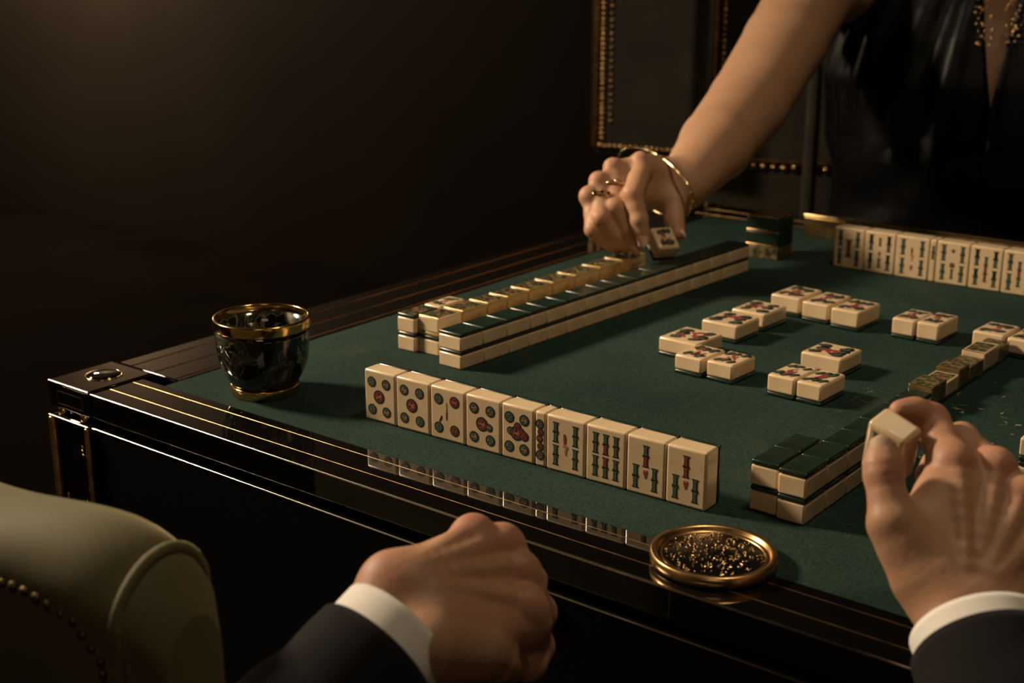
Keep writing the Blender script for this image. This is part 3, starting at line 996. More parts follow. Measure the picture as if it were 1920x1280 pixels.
class Field:
    def __init__(self, lo, hi, h):
        self.lo = np.array(lo, float); self.h = h
        self.n = np.ceil((np.array(hi) - self.lo) / h).astype(int) + 1
        self.D = np.full(self.n, 0.03, np.float32)

    def blank(self):
        return np.full(self.n, 0.03, np.float32)

    def sub(self, lo, hi):
        i0 = np.clip(np.floor((lo - self.lo) / self.h).astype(int), 0, self.n - 1)
        i1 = np.clip(np.ceil((hi - self.lo) / self.h).astype(int) + 1, 1, self.n)
        sl_ = tuple(slice(a, b_) for a, b_ in zip(i0, i1))
        ax = [(self.lo[j] + self.h * np.arange(i0[j], i1[j])).astype(np.float32) for j in range(3)]
        return sl_, ax

    def cone(self, D, a, b_, ra, rb, k=0.004, flat=None):
        """tapered capsule; flat=(axis vector, factor) squashes it across that axis"""
        a = np.array(a, np.float32); b_ = np.array(b_, np.float32)
        m_ = max(ra, rb) * 1.6 + max(k, 0.004) + 3 * self.h
        sl_, (X, Y, Z) = self.sub(np.minimum(a, b_) - m_, np.maximum(a, b_) + m_)
        if min(len(X), len(Y), len(Z)) == 0:
            return
        px, py, pz = X[:, None, None] - a[0], Y[None, :, None] - a[1], Z[None, None, :] - a[2]
        ba = b_ - a
        L2 = float(ba @ ba) + 1e-12
        t = np.clip((px * ba[0] + py * ba[1] + pz * ba[2]) / L2, 0, 1)
        qx, qy, qz = px - t * ba[0], py - t * ba[1], pz - t * ba[2]
        if flat is not None:
            ax, fc = flat
            ax = np.array(ax, np.float32)
            s = (qx * ax[0] + qy * ax[1] + qz * ax[2]) * (fc - 1)
            qx, qy, qz = qx + s * ax[0], qy + s * ax[1], qz + s * ax[2]
        d = np.sqrt(qx * qx + qy * qy + qz * qz) - (ra + (rb - ra) * t)
        o = D[sl_]
        D[sl_] = np.minimum(o, d) - np.maximum(k - np.abs(o - d), 0) ** 2 / (4 * k)

    def carve(self, D, a, b_, r, k=0.002):
        a = np.array(a, np.float32); b_ = np.array(b_, np.float32)
        m_ = r * 1.6 + k + 3 * self.h
        sl_, (X, Y, Z) = self.sub(np.minimum(a, b_) - m_, np.maximum(a, b_) + m_)
        px, py, pz = X[:, None, None] - a[0], Y[None, :, None] - a[1], Z[None, None, :] - a[2]
        ba = b_ - a
        t = np.clip((px * ba[0] + py * ba[1] + pz * ba[2]) / (float(ba @ ba) + 1e-12), 0, 1)
        d = r - np.sqrt((px - t * ba[0]) ** 2 + (py - t * ba[1]) ** 2 + (pz - t * ba[2]) ** 2)
        o = D[sl_]
        D[sl_] = np.maximum(o, d) + np.maximum(k - np.abs(o - d), 0) ** 2 / (4 * k)

    def ball(self, D, c, r, k=0.004):
        self.cone(D, c, np.array(c) + 1e-5, r, r, k)


def smin(a, b_, k):
    return np.minimum(a, b_) - np.maximum(k - np.abs(a - b_), 0) ** 2 / (4 * k)


def surface(field, D):
    """naive surface nets -> verts, quads"""
    S = D < 0
    n = D.shape
    cs = np.zeros((n[0] - 1, n[1] - 1, n[2] - 1), np.int8)
    for i in (0, 1):
        for j in (0, 1):
            for k in (0, 1):
                cs += S[i:n[0] - 1 + i, j:n[1] - 1 + j, k:n[2] - 1 + k]
    act = (cs > 0) & (cs < 8)
    idx = np.full(cs.shape, -1, np.int64)
    I = np.argwhere(act)
    idx[act] = np.arange(len(I))
    acc = np.zeros((len(I), 3)); cnt = np.zeros(len(I))
    cor = [(i, j, k) for i in (0, 1) for j in (0, 1) for k in (0, 1)]
    for a in range(8):
        for b_ in range(a + 1, 8):
            ca, cb = np.array(cor[a]), np.array(cor[b_])
            if np.abs(ca - cb).sum() != 1:
                continue
            da = D[tuple((I + ca).T)]; db = D[tuple((I + cb).T)]
            mk = (da < 0) != (db < 0)
            t = np.where(mk, da / np.where(mk, da - db, 1), 0)
            acc += np.where(mk[:, None], ca + t[:, None] * (cb - ca), 0)
            cnt += mk
    V = field.lo + field.h * (I + acc / cnt[:, None])
    Q = []
    for ax in range(3):
        sh = [slice(None)] * 3; sh2 = [slice(None)] * 3
        sh[ax] = slice(0, n[ax] - 1); sh2[ax] = slice(1, n[ax])
        A, B = S[tuple(sh)], S[tuple(sh2)]
        E = np.argwhere(A != B)
        o1, o2 = [(1, 2), (2, 0), (0, 1)][ax]
        ok = (E[:, o1] > 0) & (E[:, o2] > 0) & (E[:, o1] < n[o1] - 1) & (E[:, o2] < n[o2] - 1)
        E = E[ok]
        fl = A[tuple(E.T)]
        q = []
        for d1, d2 in ((-1, -1), (0, -1), (0, 0), (-1, 0)):
            e = E.copy()
            e[:, o1] += d1; e[:, o2] += d2
            q.append(idx[tuple(e.T)])
        q = np.stack(q, 1)
        q[~fl] = q[~fl][:, ::-1]
        Q.append(q)
    Q = np.concatenate(Q)
    return V, Q[(Q >= 0).all(1)]


def skin_object(name, parts, m, parent, flush=()):
    """parts = list of (V, Q), joined into one body mesh; flush = [(point, radius, amount)] reddish spots at knuckles and fingertips"""
    Vs, Qs, o = [], [], 0
    for V, Q in parts:
        Vs.append(V); Qs.append(Q + o); o += len(V)
    V, Q = np.concatenate(Vs), np.concatenate(Qs)
    me = bpy.data.meshes.new(name)
    me.from_pydata(V.tolist(), [], Q.tolist())
    me.polygons.foreach_set('use_smooth', [True] * len(me.polygons))
    at_ = me.attributes.new('flush', 'FLOAT', 'POINT')
    fv = np.zeros(len(V))
    for c, r_, amt in flush:
        fv = np.maximum(fv, amt * np.exp(-((V - np.array(c)) ** 2).sum(1) / (r_ * r_)))
    at_.data.foreach_set('value', fv.astype(np.float32))
    me.materials.append(m)
    me.update()
    ob = link(name, me, parent)
    md = ob.modifiers.new('relax', 'SMOOTH')
    md.factor = 0.5
    md.iterations = 3
    return ob


def unit(v):
    v = np.array(v, float)
    return v / np.linalg.norm(v)


def nail_mesh(name, tip, prev, dorsal, wd, ln, m, parent, lift):
    """fingernail: curved shield on the dorsal side of the last phalanx"""
    t = unit(tip - prev)
    d = unit(dorsal - t * (dorsal @ t))
    s = np.cross(t, d)
    rows = []
    for i in range(9):
        u = -1 + 2 * i / 8
        wv = wd * math.sqrt(max(0.0, 1 - abs(u) ** 3.2)) + 0.0002
        row = []
        for j in range(9):
            q = -1 + 2 * j / 8
            p = tip + t * (u * ln + 0.0008) + s * (q * wv) + d * (lift - 0.30 * (q * wv) ** 2 / wd * 1.6 - 0.0009 * (u * .5 + .5) ** 2)
            row.append(p)
        rows.append(row)
    b_ = MB()
    b_.grid(rows, 0)
    o = b_.build(name, m, parent)
    md = o.modifiers.new('thickness', 'SOLIDIFY')
    md.thickness = 0.0009
    md.offset = 0
    return o


def build_hand(fld, fingers, palm, tendons=(), carves=(), kf=0.0035, kp=0.009, rs=1.0):
    """fingers: list of [(point, radius) ...] chains; palm: list of (a, ra, b, rb, k)"""
    P = fld.blank()
    for pr in palm:
        fld.cone(P, pr[0], pr[2], pr[1] * rs, pr[3] * rs, pr[4])
    # tendons and knuckles lie on the skin: find the surface first, then add ridges there
    base = P.copy()

    def lift(p, d):
        for q in range(80):
            i = np.round((p + d * q * .0006 - fld.lo) / fld.h).astype(int)
            i = np.clip(i, 0, fld.n - 1)
            if base[tuple(i)] > 0:
                return p + d * q * .0006
        return p
    for a, ra, b_, rb, k, d in tendons:
        n_ = 8
        thin = ra < .006
        pts = np.array([lift(a + (b_ - a) * t, d) - d * (ra + (rb - ra) * t) * rs * ((.68 + 2.2 * (1 - t) ** 2) if thin else .72) for t in np.linspace(.15 if thin else 0, 1, n_)])
        if thin:
            for _ in range(12):
                pts[1:-1] = (pts[:-2] + 2 * pts[1:-1] + pts[2:]) / 4
        rr_ = [(ra + (rb - ra) * t) * rs for t in np.linspace(0, 1, n_)]
        for i in range(n_ - 1):
            fld.cone(P, pts[i], pts[i + 1], rr_[i], rr_[i + 1], k)
    out = None
    for ch in fingers:
        G = fld.blank()
        for (a, ra), (b_, rb) in zip(ch[:-1], ch[1:]):
            mid, rm = (a + b_) / 2, (ra + rb) / 2 * .93
            fld.cone(G, a, mid, ra * rs, rm * rs, kf)
            fld.cone(G, mid, b_, rm * rs, rb * rs, kf)
        G = smin(P, G, kp)
        out = G if out is None else smin(out, G, 0.0008)
    for a, b_, r_, k in carves:
        fld.carve(out, a, b_, r_, k)
    return out


def A(*p):
    return at(*p)


def bounds(pts, m_):
    P = np.array(pts)
    return P.min(0) - m_, P.max(0) + m_



# ------------------------------------------------------------------ the man's arms
def cloth_tube(name, pts, radii, m, parent, seg=48, fold=0.0, seed=0, thick=0.0014, flat=(None, 1.0), crease=7.0):
    """open tube of cloth along a centre line; the last ring is the open end"""
    rn_ = random.Random(seed)
    ph = [rn_.uniform(0, 6.28) for _ in range(6)]
    pts = [np.array(p, float) for p in pts]
    n = len(pts) - 1
    T = np.linspace(0, n, n * 8 + 1)
    P = np.stack([np.interp(T, range(n + 1), [p[j] for p in pts]) for j in range(3)], 1)
    for _ in range(4):
        P[1:-1] = (P[:-2] + 2 * P[1:-1] + P[2:]) / 4
    Rr = np.interp(T, range(n + 1), radii)
    tang = np.gradient(P, axis=0)
    rows = []
    for i in range(len(P)):
        t = unit(tang[i])
        u = unit(np.cross(t, ZA))
        v = np.cross(u, t)
        s = i / (len(P) - 1)
        row = []
        for k in range(seg):
            a = 2 * PI * k / seg
            f_ = fold * (math.sin(crease * s * 3 + 2 * math.sin(a + ph[0]) + ph[1]) * .6 + .4 * math.sin(crease * s * 5 + 3 * math.cos(a * 2 + ph[2]) + ph[3])) * min(1, (1 - s) * 4)
            r_ = Rr[i] + f_
            row.append(P[i] + r_ * (math.cos(a) * u + math.sin(a) * v * flat[1]))
        rows.append(row)
    b_ = MB()
    b_.grid(rows, 0, closed_u=True)
    o_ = b_.build(name, m, parent)
    md = o_.modifiers.new('thickness', 'SOLIDIFY')
    md.thickness = thick
    md.offset = -1
    return o_


man = empty('person', (0.15, 0.35, 0.0), label='man in charcoal suit, white cuffs; fist by the rail, other hand lifting a tile', cat='person')
mparts = []

# right hand (held well above the rail)
KR = .86


def AR(u, v, d):
    return at(u, v, d * KR)


WR = [AR(1772, 1118, .880), AR(1850, 1125, .880)]
MC = [AR(1784, 878, .926), AR(1860, 888, .926), AR(1908, 938, .914), AR(1948, 1000, .900)]
dors = unit(-FW * .85 + UP * .45)
thumb = [(AR(1728, 1075, .884), .0180), (AR(1672, 978, .890), .0138), (AR(1657, 893, .900), .0126), (AR(1656, 872, .903), .0122), (AR(1656, 847, .907), .0100)]
idx_ = [(MC[0], .0140), (AR(1766, 830, .945), .0128), (AR(1746, 788, .962), .0124), (AR(1714, 773, .958), .0104), (AR(1688, 771, .953), .0080)]
mid_ = [(MC[1], .0142), (AR(1803, 822, .972), .0115), (AR(1768, 850, .978), .0105), (AR(1738, 890, .962), .0085)]
rng_ = [(MC[2], .0138), (AR(1868, 888, .968), .0112), (AR(1822, 900, .972), .0100), (AR(1786, 930, .955), .0082)]
pnk_ = [(MC[3], .0125), (AR(1920, 952, .950), .0100), (AR(1882, 955, .955), .0090), (AR(1850, 972, .945), .0075)]
palm = []
for m_c, wk, r1 in zip(MC, (0, .33, .66, 1), (.0140, .0142, .0138, .0125)):
    wp = WR[0] * (1 - wk) + WR[1] * wk
    palm.append((wp, .0205, m_c - dors * .002 * KR, r1, .014))
wcR = (WR[0] + WR[1]) / 2
axR = unit(FW * .74 + UP * .66 - R0 * .06)
palm += [(WR[0], .021, WR[0] - axR * .07 * KR, .021, .014), (WR[1], .021, WR[1] - axR * .07 * KR, .021, .014),
         (AR(1728, 1070, .884), .019, AR(1676, 985, .890), .0140, .014), (AR(1708, 1010, .896), .0140, AR(1752, 930, .915), .0120, .016),
         (AR(1760, 1060, .895), .022, AR(1800, 930, .922), .017, .014), (AR(1840, 1040, .905), .022, AR(1890, 960, .925), .017, .014)]
tend = []
for m_c, wk in zip(MC, (.25, .42, .60, .8)):
    wp = WR[0] * (1 - wk) + WR[1] * wk
    tend.append((wp, .0012, m_c, .0022, .0070, dors))
    tend.append((m_c, .0095, m_c + (m_c - wp) * .05, .0092, .005, dors))
allp = [p for ch in (thumb, idx_, mid_, rng_, pnk_) for p, _ in ch] + WR + [WR[0] - axR * .07 * KR, WR[1] - axR * .07 * KR]
F_ = Field(*bounds(allp, .03), 0.0012)
D_ = build_hand(F_, [thumb, idx_, mid_, rng_, pnk_], palm, tend, rs=KR, carves=[(AR(1640, 905, .882), AR(1680, 900, .884), .0010, .0015), (AR(1638, 893, .884), AR(1676, 888, .886), .0010, .0015)])
fl_ = [(idx_[2][0] + dors * .01, .011, .8), (MC[0] + dors * .012, .014, .6), (MC[1] + dors * .012, .014, .6), (MC[2] + dors * .012, .013, .6), (thumb[2][0] + dors * .01, .012, .6), (thumb[4][0], .012, .5), (idx_[4][0], .012, .7)]
rhand = skin_object('right_hand', [surface(F_, D_)], SKINM, man, fl_)
tn = nail_mesh('fingernail', thumb[4][0] - unit(thumb[4][0] - thumb[3][0]) * .001, thumb[3][0], -FW * .85 - R0 * .42 + UP * .1, .0068, .0074, NAILM, rhand, .0093)
cuffW = wcR - axR * .026 * KR
mparts += [rhand,
           cloth_tube('shirt_cuff', [cuffW - axR * .05, cuffW - axR * .025, cuffW], [.0366, .0372, .0378], COTTON, man, 64, flat=(None, .92), thick=.0022),
           cloth_tube('suit_sleeve', [cuffW - axR * .42 + R0 * .05 - UP * .03, cuffW - axR * .28 + R0 * .02, cuffW - axR * .15, cuffW - axR * .06, cuffW - axR * .0145], [.0564, .0506, .0457, .0420, .0412], WOOL, man, 64, .0022, 3, flat=(None, .95))]

# left fist
WL = [A(752, 1108, .750), A(818, 1186, .744)]
ML = [A(886, 1014, .792), A(940, 1036, .798), A(972, 1095, .793), A(984, 1158, .778)]
dorl = unit(-FW * .55 + UP * .8 - R0 * .1)
thl = [(A(808, 1212, .722), .0170), (A(885, 1222, .742), .0130), (A(932, 1240, .762), .0112), (A(962, 1249, .780), .0088)]
pkl = [(ML[0], .0122), (A(930, 1050, .838), .0108), (A(915, 1110, .850), .0098), (A(890, 1120, .835), .0080)]
rgl = [(ML[1], .0132), (A(990, 1090, .842), .0116), (A(975, 1160, .852), .0105), (A(940, 1165, .835), .0085)]
mdl = [(ML[2], .0138), (A(1006, 1148, .832), .0122), (A(990, 1205, .840), .0110), (A(955, 1200, .822), .0088)]
ixl = [(ML[3], .0135), (A(1000, 1212, .806), .0122), (A(990, 1240, .795), .0110), (A(968, 1235, .800), .0090)]
palm = []
for m_c, wk, r1 in zip(ML, (0, .33, .66, 1), (.0122, .0132, .0138, .0135)):
    wp = WL[0] * (1 - wk) + WL[1] * wk
    palm.append((wp, .0195, m_c - dorl * .003, r1, .014))
axL = unit(R0 * .61 + UP * .59 + FW * .53)
palm += [(WL[0], .019, WL[0] - axL * .06, .0175, .014), (WL[1], .019, WL[1] - axL * .06, .0175, .014),
         (A(800, 1205, .730), .020, A(890, 1218, .748), .0150, .014), (A(830, 1128, .782), .021, A(930, 1128, .815), .017, .012), (A(860, 1184, .772), .019, A(950, 1178, .803), .015, .012),
         (A(724, 1086, .746), .0115, A(732, 1088, .746), .0115, .010)]
tend = []
for m_c, wk, tk in zip(ML, (.30, .45, .58, .75), (.0042, .0040, .0030, .0018)):
    wp = WL[0] * (1 - wk) + WL[1] * wk
    tend.append((wp, .0016, m_c, tk, .0060, dorl))
    tend.append((m_c, .0092, m_c + (m_c - wp) * .05, .0092, .004, dorl))
allp = [p for ch in (thl, pkl, rgl, mdl, ixl) for p, _ in ch] + WL + [WL[0] - axL * .06, WL[1] - axL * .06]
F_ = Field(*bounds(allp, .03), 0.0012)
D_ = build_hand(F_, [thl, pkl, rgl, mdl, ixl], palm, tend)
fl_ = [(m_c + dorl * .012, .015, .8) for m_c in ML] + [(A(720, 1070, .735), .016, .6)]
lhand = skin_object('left_hand', [surface(F_, D_)], SKINM, man, fl_)
nail_mesh('fingernail', thl[3][0], thl[2][0], R0 * .7 - FW * .6 - UP * .2, .0055, .0060, NAILM, lhand, .0086)
cuffL = A(748, 1186, .737)
mparts += [lhand,
           cloth_tube('shirt_cuff', [cuffL - axL * .06, cuffL - axL * .03, cuffL], [.0355, .0362, .0368], COTTON, man, 64, flat=(None, .97), thick=.0022),
           cloth_tube('suit_sleeve', [cuffL - axL * .40 + UP * .05, cuffL - axL * .27 + UP * .035, cuffL - axL * .15 + UP * .012, cuffL - axL * .07, cuffL - axL * .0185], [.056, .050, .045, .0410, .0395], WOOL, man, 64, .0022, 8, flat=(None, .97))]
for o in mparts:
    o.location = -Vector(man.location)


def tile_from_corner(label, corner, a, b_, t, marks, group=None, back=None):
    """tile with its face spanned by a (width) and b (length) at the face's near corner, t pointing into its thickness"""
    a = R0 * a[0] + UP * a[1] + FW * a[2]; b_ = R0 * b_[0] + UP * b_[1] + FW * b_[2]; t = R0 * t[0] + UP * t[1] + FW * t[2]
    la, lb, lt = np.linalg.norm(a), np.linalg.norm(b_), np.linalg.norm(t)
    ez = -unit(t)
    ex_ = unit(a - ez * (a @ ez))
    ey_ = np.cross(ez, ex_)
    c = np.array(corner) + a / 2 + b_ / 2 + unit(t) * lt
    tl = make_tile(label, group, (la, lb, lt), (0, 0, 0), marks=marks, back_t=.0045 if back is None else 0, r=.0030, back=back)
    m4 = Matrix((ex_, ey_, ez)).transposed().to_4x4()
    m4.translation = Vector(c)
    tl.matrix_world = m4
    return tl


tile_from_corner('ivory tile held between the man’s thumb and forefinger', AR(1695, 832, .922), (-.0173, .0128, .0155), (.0018, -.0295, .0264), (.0143, .0088, .0088),
                 (bam(.014, .0046, G2, .006, .012), bam(.014, .0046, G2, .006, -.008), bam(.014, .0046, G2, -.006, .012)), back=IVORY)

# ------------------------------------------------------------------ the woman
EXW = np.array([.94, .33, 0]); EXW /= np.linalg.norm(EXW)
FCW = np.array([EXW[1], -EXW[0], 0])
TC = A(1856, 200, 2.05)
TC[2] = 0


def tw(x, y, z):
    """her own frame: x to the viewer's right, y towards the viewer, z up"""
    return TC + EXW * x + FCW * y + ZA * z


wom = empty('person', tuple(tw(0, 0, 0)), label='woman in black velvet halter dress reaching over the left wall of tiles', cat='person')
wWr = A(1282, 345, 1.645)
MW = [A(1205, 312, 1.600), A(1154, 322, 1.592), A(1127, 346, 1.580), A(1108, 372, 1.572)]
ixw = [(MW[0], .0130), (A(1186, 364, 1.556), .0124), (A(1198, 412, 1.553), .0106), (A(1206, 450, 1.558), .0084)]
mdw = [(MW[1], .0118), (A(1151, 390, 1.560), .0116), (A(1172, 428, 1.566), .0098), (A(1192, 462, 1.578), .0078)]
rgw = [(MW[2], .0108), (A(1126, 409, 1.553), .0106), (A(1149, 440, 1.565), .0090), (A(1174, 464, 1.580), .0076)]
pkw = [(MW[3], .0096), (A(1111, 430, 1.556), .0092), (A(1132, 450, 1.570), .0086), (A(1156, 466, 1.585), .0070)]
thw = [(A(1258, 345, 1.628), .0170), (A(1264, 382, 1.610), .0130), (A(1264, 414, 1.598), .0118), (A(1271, 438, 1.590), .0085)]
dorw = unit(UP * .8 - FW * .5 - R0 * .3)
palm = []
for m_c, wk, r1 in zip(MW, (0, .33, .66, 1), (.0140, .0130, .0120, .0108)):
    palm.append((A(1262, 330, 1.640) * (1 - wk) + A(1256, 362, 1.640) * wk, .0200, m_c - dorw * .001, r1, .014))
palm += [(A(1268, 340, 1.64), .024, wWr, .028, .015), (A(1240, 345, 1.635), .018, A(1262, 375, 1.612), .0135, .014),
         (wWr, .031, A(1342, 272, 1.725), .046, .006), (A(1342, 272, 1.725), .046, A(1402, 196, 1.82), .053, .006),
         (A(1402, 196, 1.82), .053, A(1470, 82, 1.90), .057, .006), (A(1470, 82, 1.90), .057, A(1530, -25, 1.98), .060, .006), (A(1530, -25, 1.98), .058, tw(-.15, -.08, 1.06), .040, .015),
         (A(1322, 322, 1.668), .010, A(1325, 321, 1.670), .010, .012)]
tend = []
for m_c, wk in zip(MW, (.1, .4, .65, .9)):
    wp = A(1262, 318, 1.632) * (1 - wk) + A(1254, 330, 1.632) * wk
    tend.append((wp, .0008, m_c, .0028, .006, dorw))
    tend.append((m_c, .0064, m_c + (m_c - wp) * .04, .0064, .006, dorw))
allp = [p for ch in (thw, ixw, mdw, rgw, pkw) for p, _ in ch] + [A(1342, 272, 1.725), A(1402, 196, 1.82), A(1470, 82, 1.90), A(1535, -25, 1.98), tw(-.10, 0, 1.06)]
F_ = Field(*bounds(allp, .075), 0.0019)
D_ = build_hand(F_, [thw, ixw, mdw, rgw, pkw], palm, tend, kp=.006)
arm_part = surface(F_, D_)
F_ = Field(tw(0, 0, .4) - np.array([.42, .42, 0]), tw(0, 0, 1.5) + np.array([.42, .42, 0]), 0.008)
D_ = F_.blank() + .05
fl3 = (FCW, 1.25)
for x0, z0, r0, x1, z1, r1, k in ((-.07, .52, .13, .07, .52, .13, .05), (0, .50, .14, 0, .72, .115, .06), (0, .72, .115, 0, .92, .12, .06), (-.07, .92, .10, .07, .92, .10, .06),
                                  (-.07, .92, .10, -.12, 1.03, .07, .05), (.07, .92, .10, .12, 1.03, .07, .05), (-.17, 1.055, .06, .17, 1.055, .06, .05),
                                  (.17, 1.055, .062, .25, 1.03, .055, .05), (0, 1.06, .06, 0, 1.17, .052, .04)):
    F_.cone(D_, tw(x0, 0, z0), tw(x1, 0, z1), r0, r1, k, fl3)
F_.cone(D_, tw(0, .0, 1.17), tw(0, .02, 1.22), .05, .055, .03)
F_.cone(D_, tw(0, .02, 1.26), tw(0, .035, 1.34), .075, .088, .03)
F_.cone(D_, tw(0, .105, 1.275), tw(0, .10, 1.31), .010, .008, .012)
F_.cone(D_, tw(.25, 0, 1.03), tw(.28, .0, .80), .052, .040, .03)
F_.cone(D_, tw(.28, 0, .80), tw(.20, .20, .64), .042, .030, .03)
F_.cone(D_, tw(.20, .20, .64), tw(.14, .27, .62), .028, .018, .02)
for s in (-1, 1):
    F_.cone(D_, tw(s * .09, 0, .52), tw(s * .10, .10, .54), .10, .085, .04)
wfl = [(p, .012, .7) for p in (ixw[1][0], mdw[1][0], rgw[1][0], pkw[1][0], ixw[3][0], thw[3][0])] + [(m_c + dorw * .01, .012, .5) for m_c in MW]
wbody = skin_object('body', [arm_part, surface(F_, D_)], SKINF, wom, wfl)
wbody.location = -Vector(wom.location)
nail_mesh('fingernail', ixw[3][0] - unit(ixw[3][0] - ixw[2][0]) * .002, ixw[2][0], -FW * .9 - R0 * .35 + UP * .1, .0062, .0095, NAIL, wbody, .0086)
nail_mesh('fingernail', thw[3][0], thw[2][0], R0 * .8 - FW * .4, .0058, .0085, NAIL, wbody, .0086)
nail_mesh('fingernail', mdw[3][0], mdw[2][0], -FW * .6 - R0 * .6 + UP * .3, .0058, .0085, NAIL, wbody, .0078)

# dress
prof = [(.46, .25, .17), (.62, .235, .16), (.76, .222, .155), (.86, .234, .168), (.94, .240, .172), (1.0, .226, .160), (1.05, .200, .138), (1.10, .150, .115), (1.15, .100, .090), (1.19, .075, .070)]
pz = [p[0] for p in prof]
rows = []
nz, nt = 90, 180
vhalf = lambda z: float(np.interp(z, [.5, .915, 1.05, 1.15, 1.19], [.002, .002, .105, .30, .5]))
vedge = [[], []]
for i in range(nz):
    z = pz[0] + (pz[-1] - pz[0]) * i / (nz - 1)
    a_ = float(np.interp(z, pz, [p[1] for p in prof])); d_ = float(np.interp(z, pz, [p[2] for p in prof]))
    vh = vhalf(z)
    row = []
    for k in range(nt + 1):
        th = PI / 2 + vh + (2 * PI - 2 * vh) * k / nt          # PI/2 faces the viewer
        pl = max(0, min(1, (z - .78) / .24)) * .0085
        und = (z - .5)
        dr = pl * (math.sin(th * 15 + 5 * math.sin(th * 2 + 1) + z * 5) + .5 * math.sin(th * 27 + z * 9)) + .004 * math.sin(th * 6 + z * 17) + .003 * math.sin(z * 45 + 3 * math.sin(th * 3)) * (1 if z < .86 else .3)
        row.append(tw((a_ + dr) * math.cos(th), (d_ + dr) * math.sin(th), z))
    rows.append(row)
    if z > .995:
        vedge[0].append(row[0]); vedge[1].append(row[-1])
b = MB(); b.grid(rows, 0)
dress = b.build('halter_dress', VELVK, wom)
dress.location = -Vector(wom.location)
md = dress.modifiers.new('thickness', 'SOLIDIFY'); md.thickness = .003; md.offset = -1
rn = random.Random(4)
for e in vedge:
    b = MB()
    for p in e:
        for q in range(4):
            c = np.array(p) + FCW * .003 + EXW * rn.uniform(-.012, .012) + ZA * rn.uniform(-.003, .003)
            b.blob(tuple(c), (rn.uniform(.0012, .0028), .0022, rn.uniform(.0014, .003)), 0, 6, 4)
    o = b.build('beaded_trim', BRASSD, dress); o['kind'] = 'stuff'
b = MB()
b.blob(tuple(tw(0, -.005, 1.345)), (.098, .098, .095), 0, 20, 14)
b.blob(tuple(tw(0, -.085, 1.27)), (.05, .05, .05), 0, 16, 10)
hr = b.build('hair', HAIR, wom); hr.location = -Vector(wom.location); hr['kind'] = 'stuff'

# her jewellery
b = MB()
pp = []
for k in range(72):
    t = 2 * PI * k / 72
    dd = 1.640 - .058 * math.cos(t) + .000 * math.sin(t)
    pp.append(A(1228 + 68 * math.cos(t) - 20 * math.sin(t), 342 + 20 * math.cos(t) - 62 * math.sin(t), dd))
b.tube(pp, [.0016 + .0006 * (k % 3 == 0) for k in range(72)], 8, closed=True)
tag(b.build('bracelet', GOLD), 'loose thin gold bangle around the woman’s wrist', 'bracelet')


def ring(nm, ch, f_, r_, lab, stone):
    a, b2 = ch[0][0], ch[1][0]
    c = a + (b2 - a) * f_
    ax = unit(b2 - a)
    u = unit(np.cross(ax, FW)); v = np.cross(ax, u)
    t_ = empty(nm, tuple(c), (0, 0, 0), lab, 'ring')
    b_ = MB()
    b_.tube([r_ * (math.cos(t) * u + math.sin(t) * v) for t in np.linspace(0, 2 * PI, 40, endpoint=False)], .0017, 8, closed=True)
    b_.build('band', GOLD, t_)
    vv = -FW - ax * ((-FW) @ ax); vv = unit(vv)
    if stone:
        for q in (-1, 0, 1):
            b_ = MB(); b_.blob(tuple(vv * (r_ + .0012) * math.cos(q * .55) + np.cross(ax, vv) * (r_ + .0012) * math.sin(q * .55)), .0024, 0, 8, 6)
            b_.build('stone', GLASSY, t_)
    else:
        b_ = MB(); b_.blob(tuple(vv * (r_ + .0012)), (.0026, .0026, .0022), 0, 10, 6); b_.build('stone', STEEL, t_)


ring('finger_ring', mdw, .50, .0146, 'plain gold ring with pale stone on the woman’s middle finger', False)
ring('finger_ring', rgw, .45, .0138, 'gold ring set with dark stones on the woman’s ring finger', True)

k16 = 1 / 1625
tile_from_corner('ivory tile tilted in the woman’s fingertips above the left wall', A(1237, 466, 1.560), (42 * k16, 4 * k16, .0105), (-15 * k16, 42 * k16, .0167), (-10 * k16, -23 * k16, .0186),
                 (('engraved_glyph', glyph_mesh(712, .026, .030), (0, 0), 0),))

# ------------------------------------------------------------------ her chair
ch = empty('armchair', tuple(tw(-.02, -.20, 0)), (0, 0, math.atan2(EXW[1], EXW[0])), 'high-backed olive armchair with gilt nailhead borders behind the woman', 'armchair')


def soft_box(name, x0, x1, y0, y1, z0, z1, m, parent, r=.02, seg=5, rot=None):
    me = bevel_box(name, x1 - x0, y1 - y0, z0, z1, m, r, seg)
    for p in me.polygons:
        p.use_smooth = True
    o_ = link(name, me, parent)
    o_.location = ((x0 + x1) / 2, (y0 + y1) / 2, 0)
    if rot:
        o_.rotation_euler = (0, 0, rot)
    return o_


back_ = soft_box('back_panel', -.48, .48, .14, .26, .40, 1.55, OLIVE, ch, .03)
wl = soft_box('wing', -.675, -.47, .06, .13, .745, 1.45, OLIVE, ch, .02, rot=-.12)
wr_ = soft_box('wing', .47, .675, .06, .13, .745, 1.45, OLIVE, ch, .02, rot=.12)
soft_box('seat', -.42, .42, -.20, .16, .30, .44, OLIVE, ch, .04)
soft_box('lower_side', -.60, -.44, -.20, .12, .12, .66, OLIVE, ch, .03)
soft_box('lower_side', .44, .60, -.20, .12, .12, .66, OLIVE, ch, .03)
soft_box('arm_post', -.272, -.250, -.04, .0, .40, .935, OLIVE, ch, .008)
for x in (-.5, .5):
    for y in (-.15, .18):
        b = MB(); b.lathe([(0, 0), (.018, 0), (.03, .16), (0, .16)], 14, 0, (x, y, 0)); b.build('leg', LACQ2, ch)


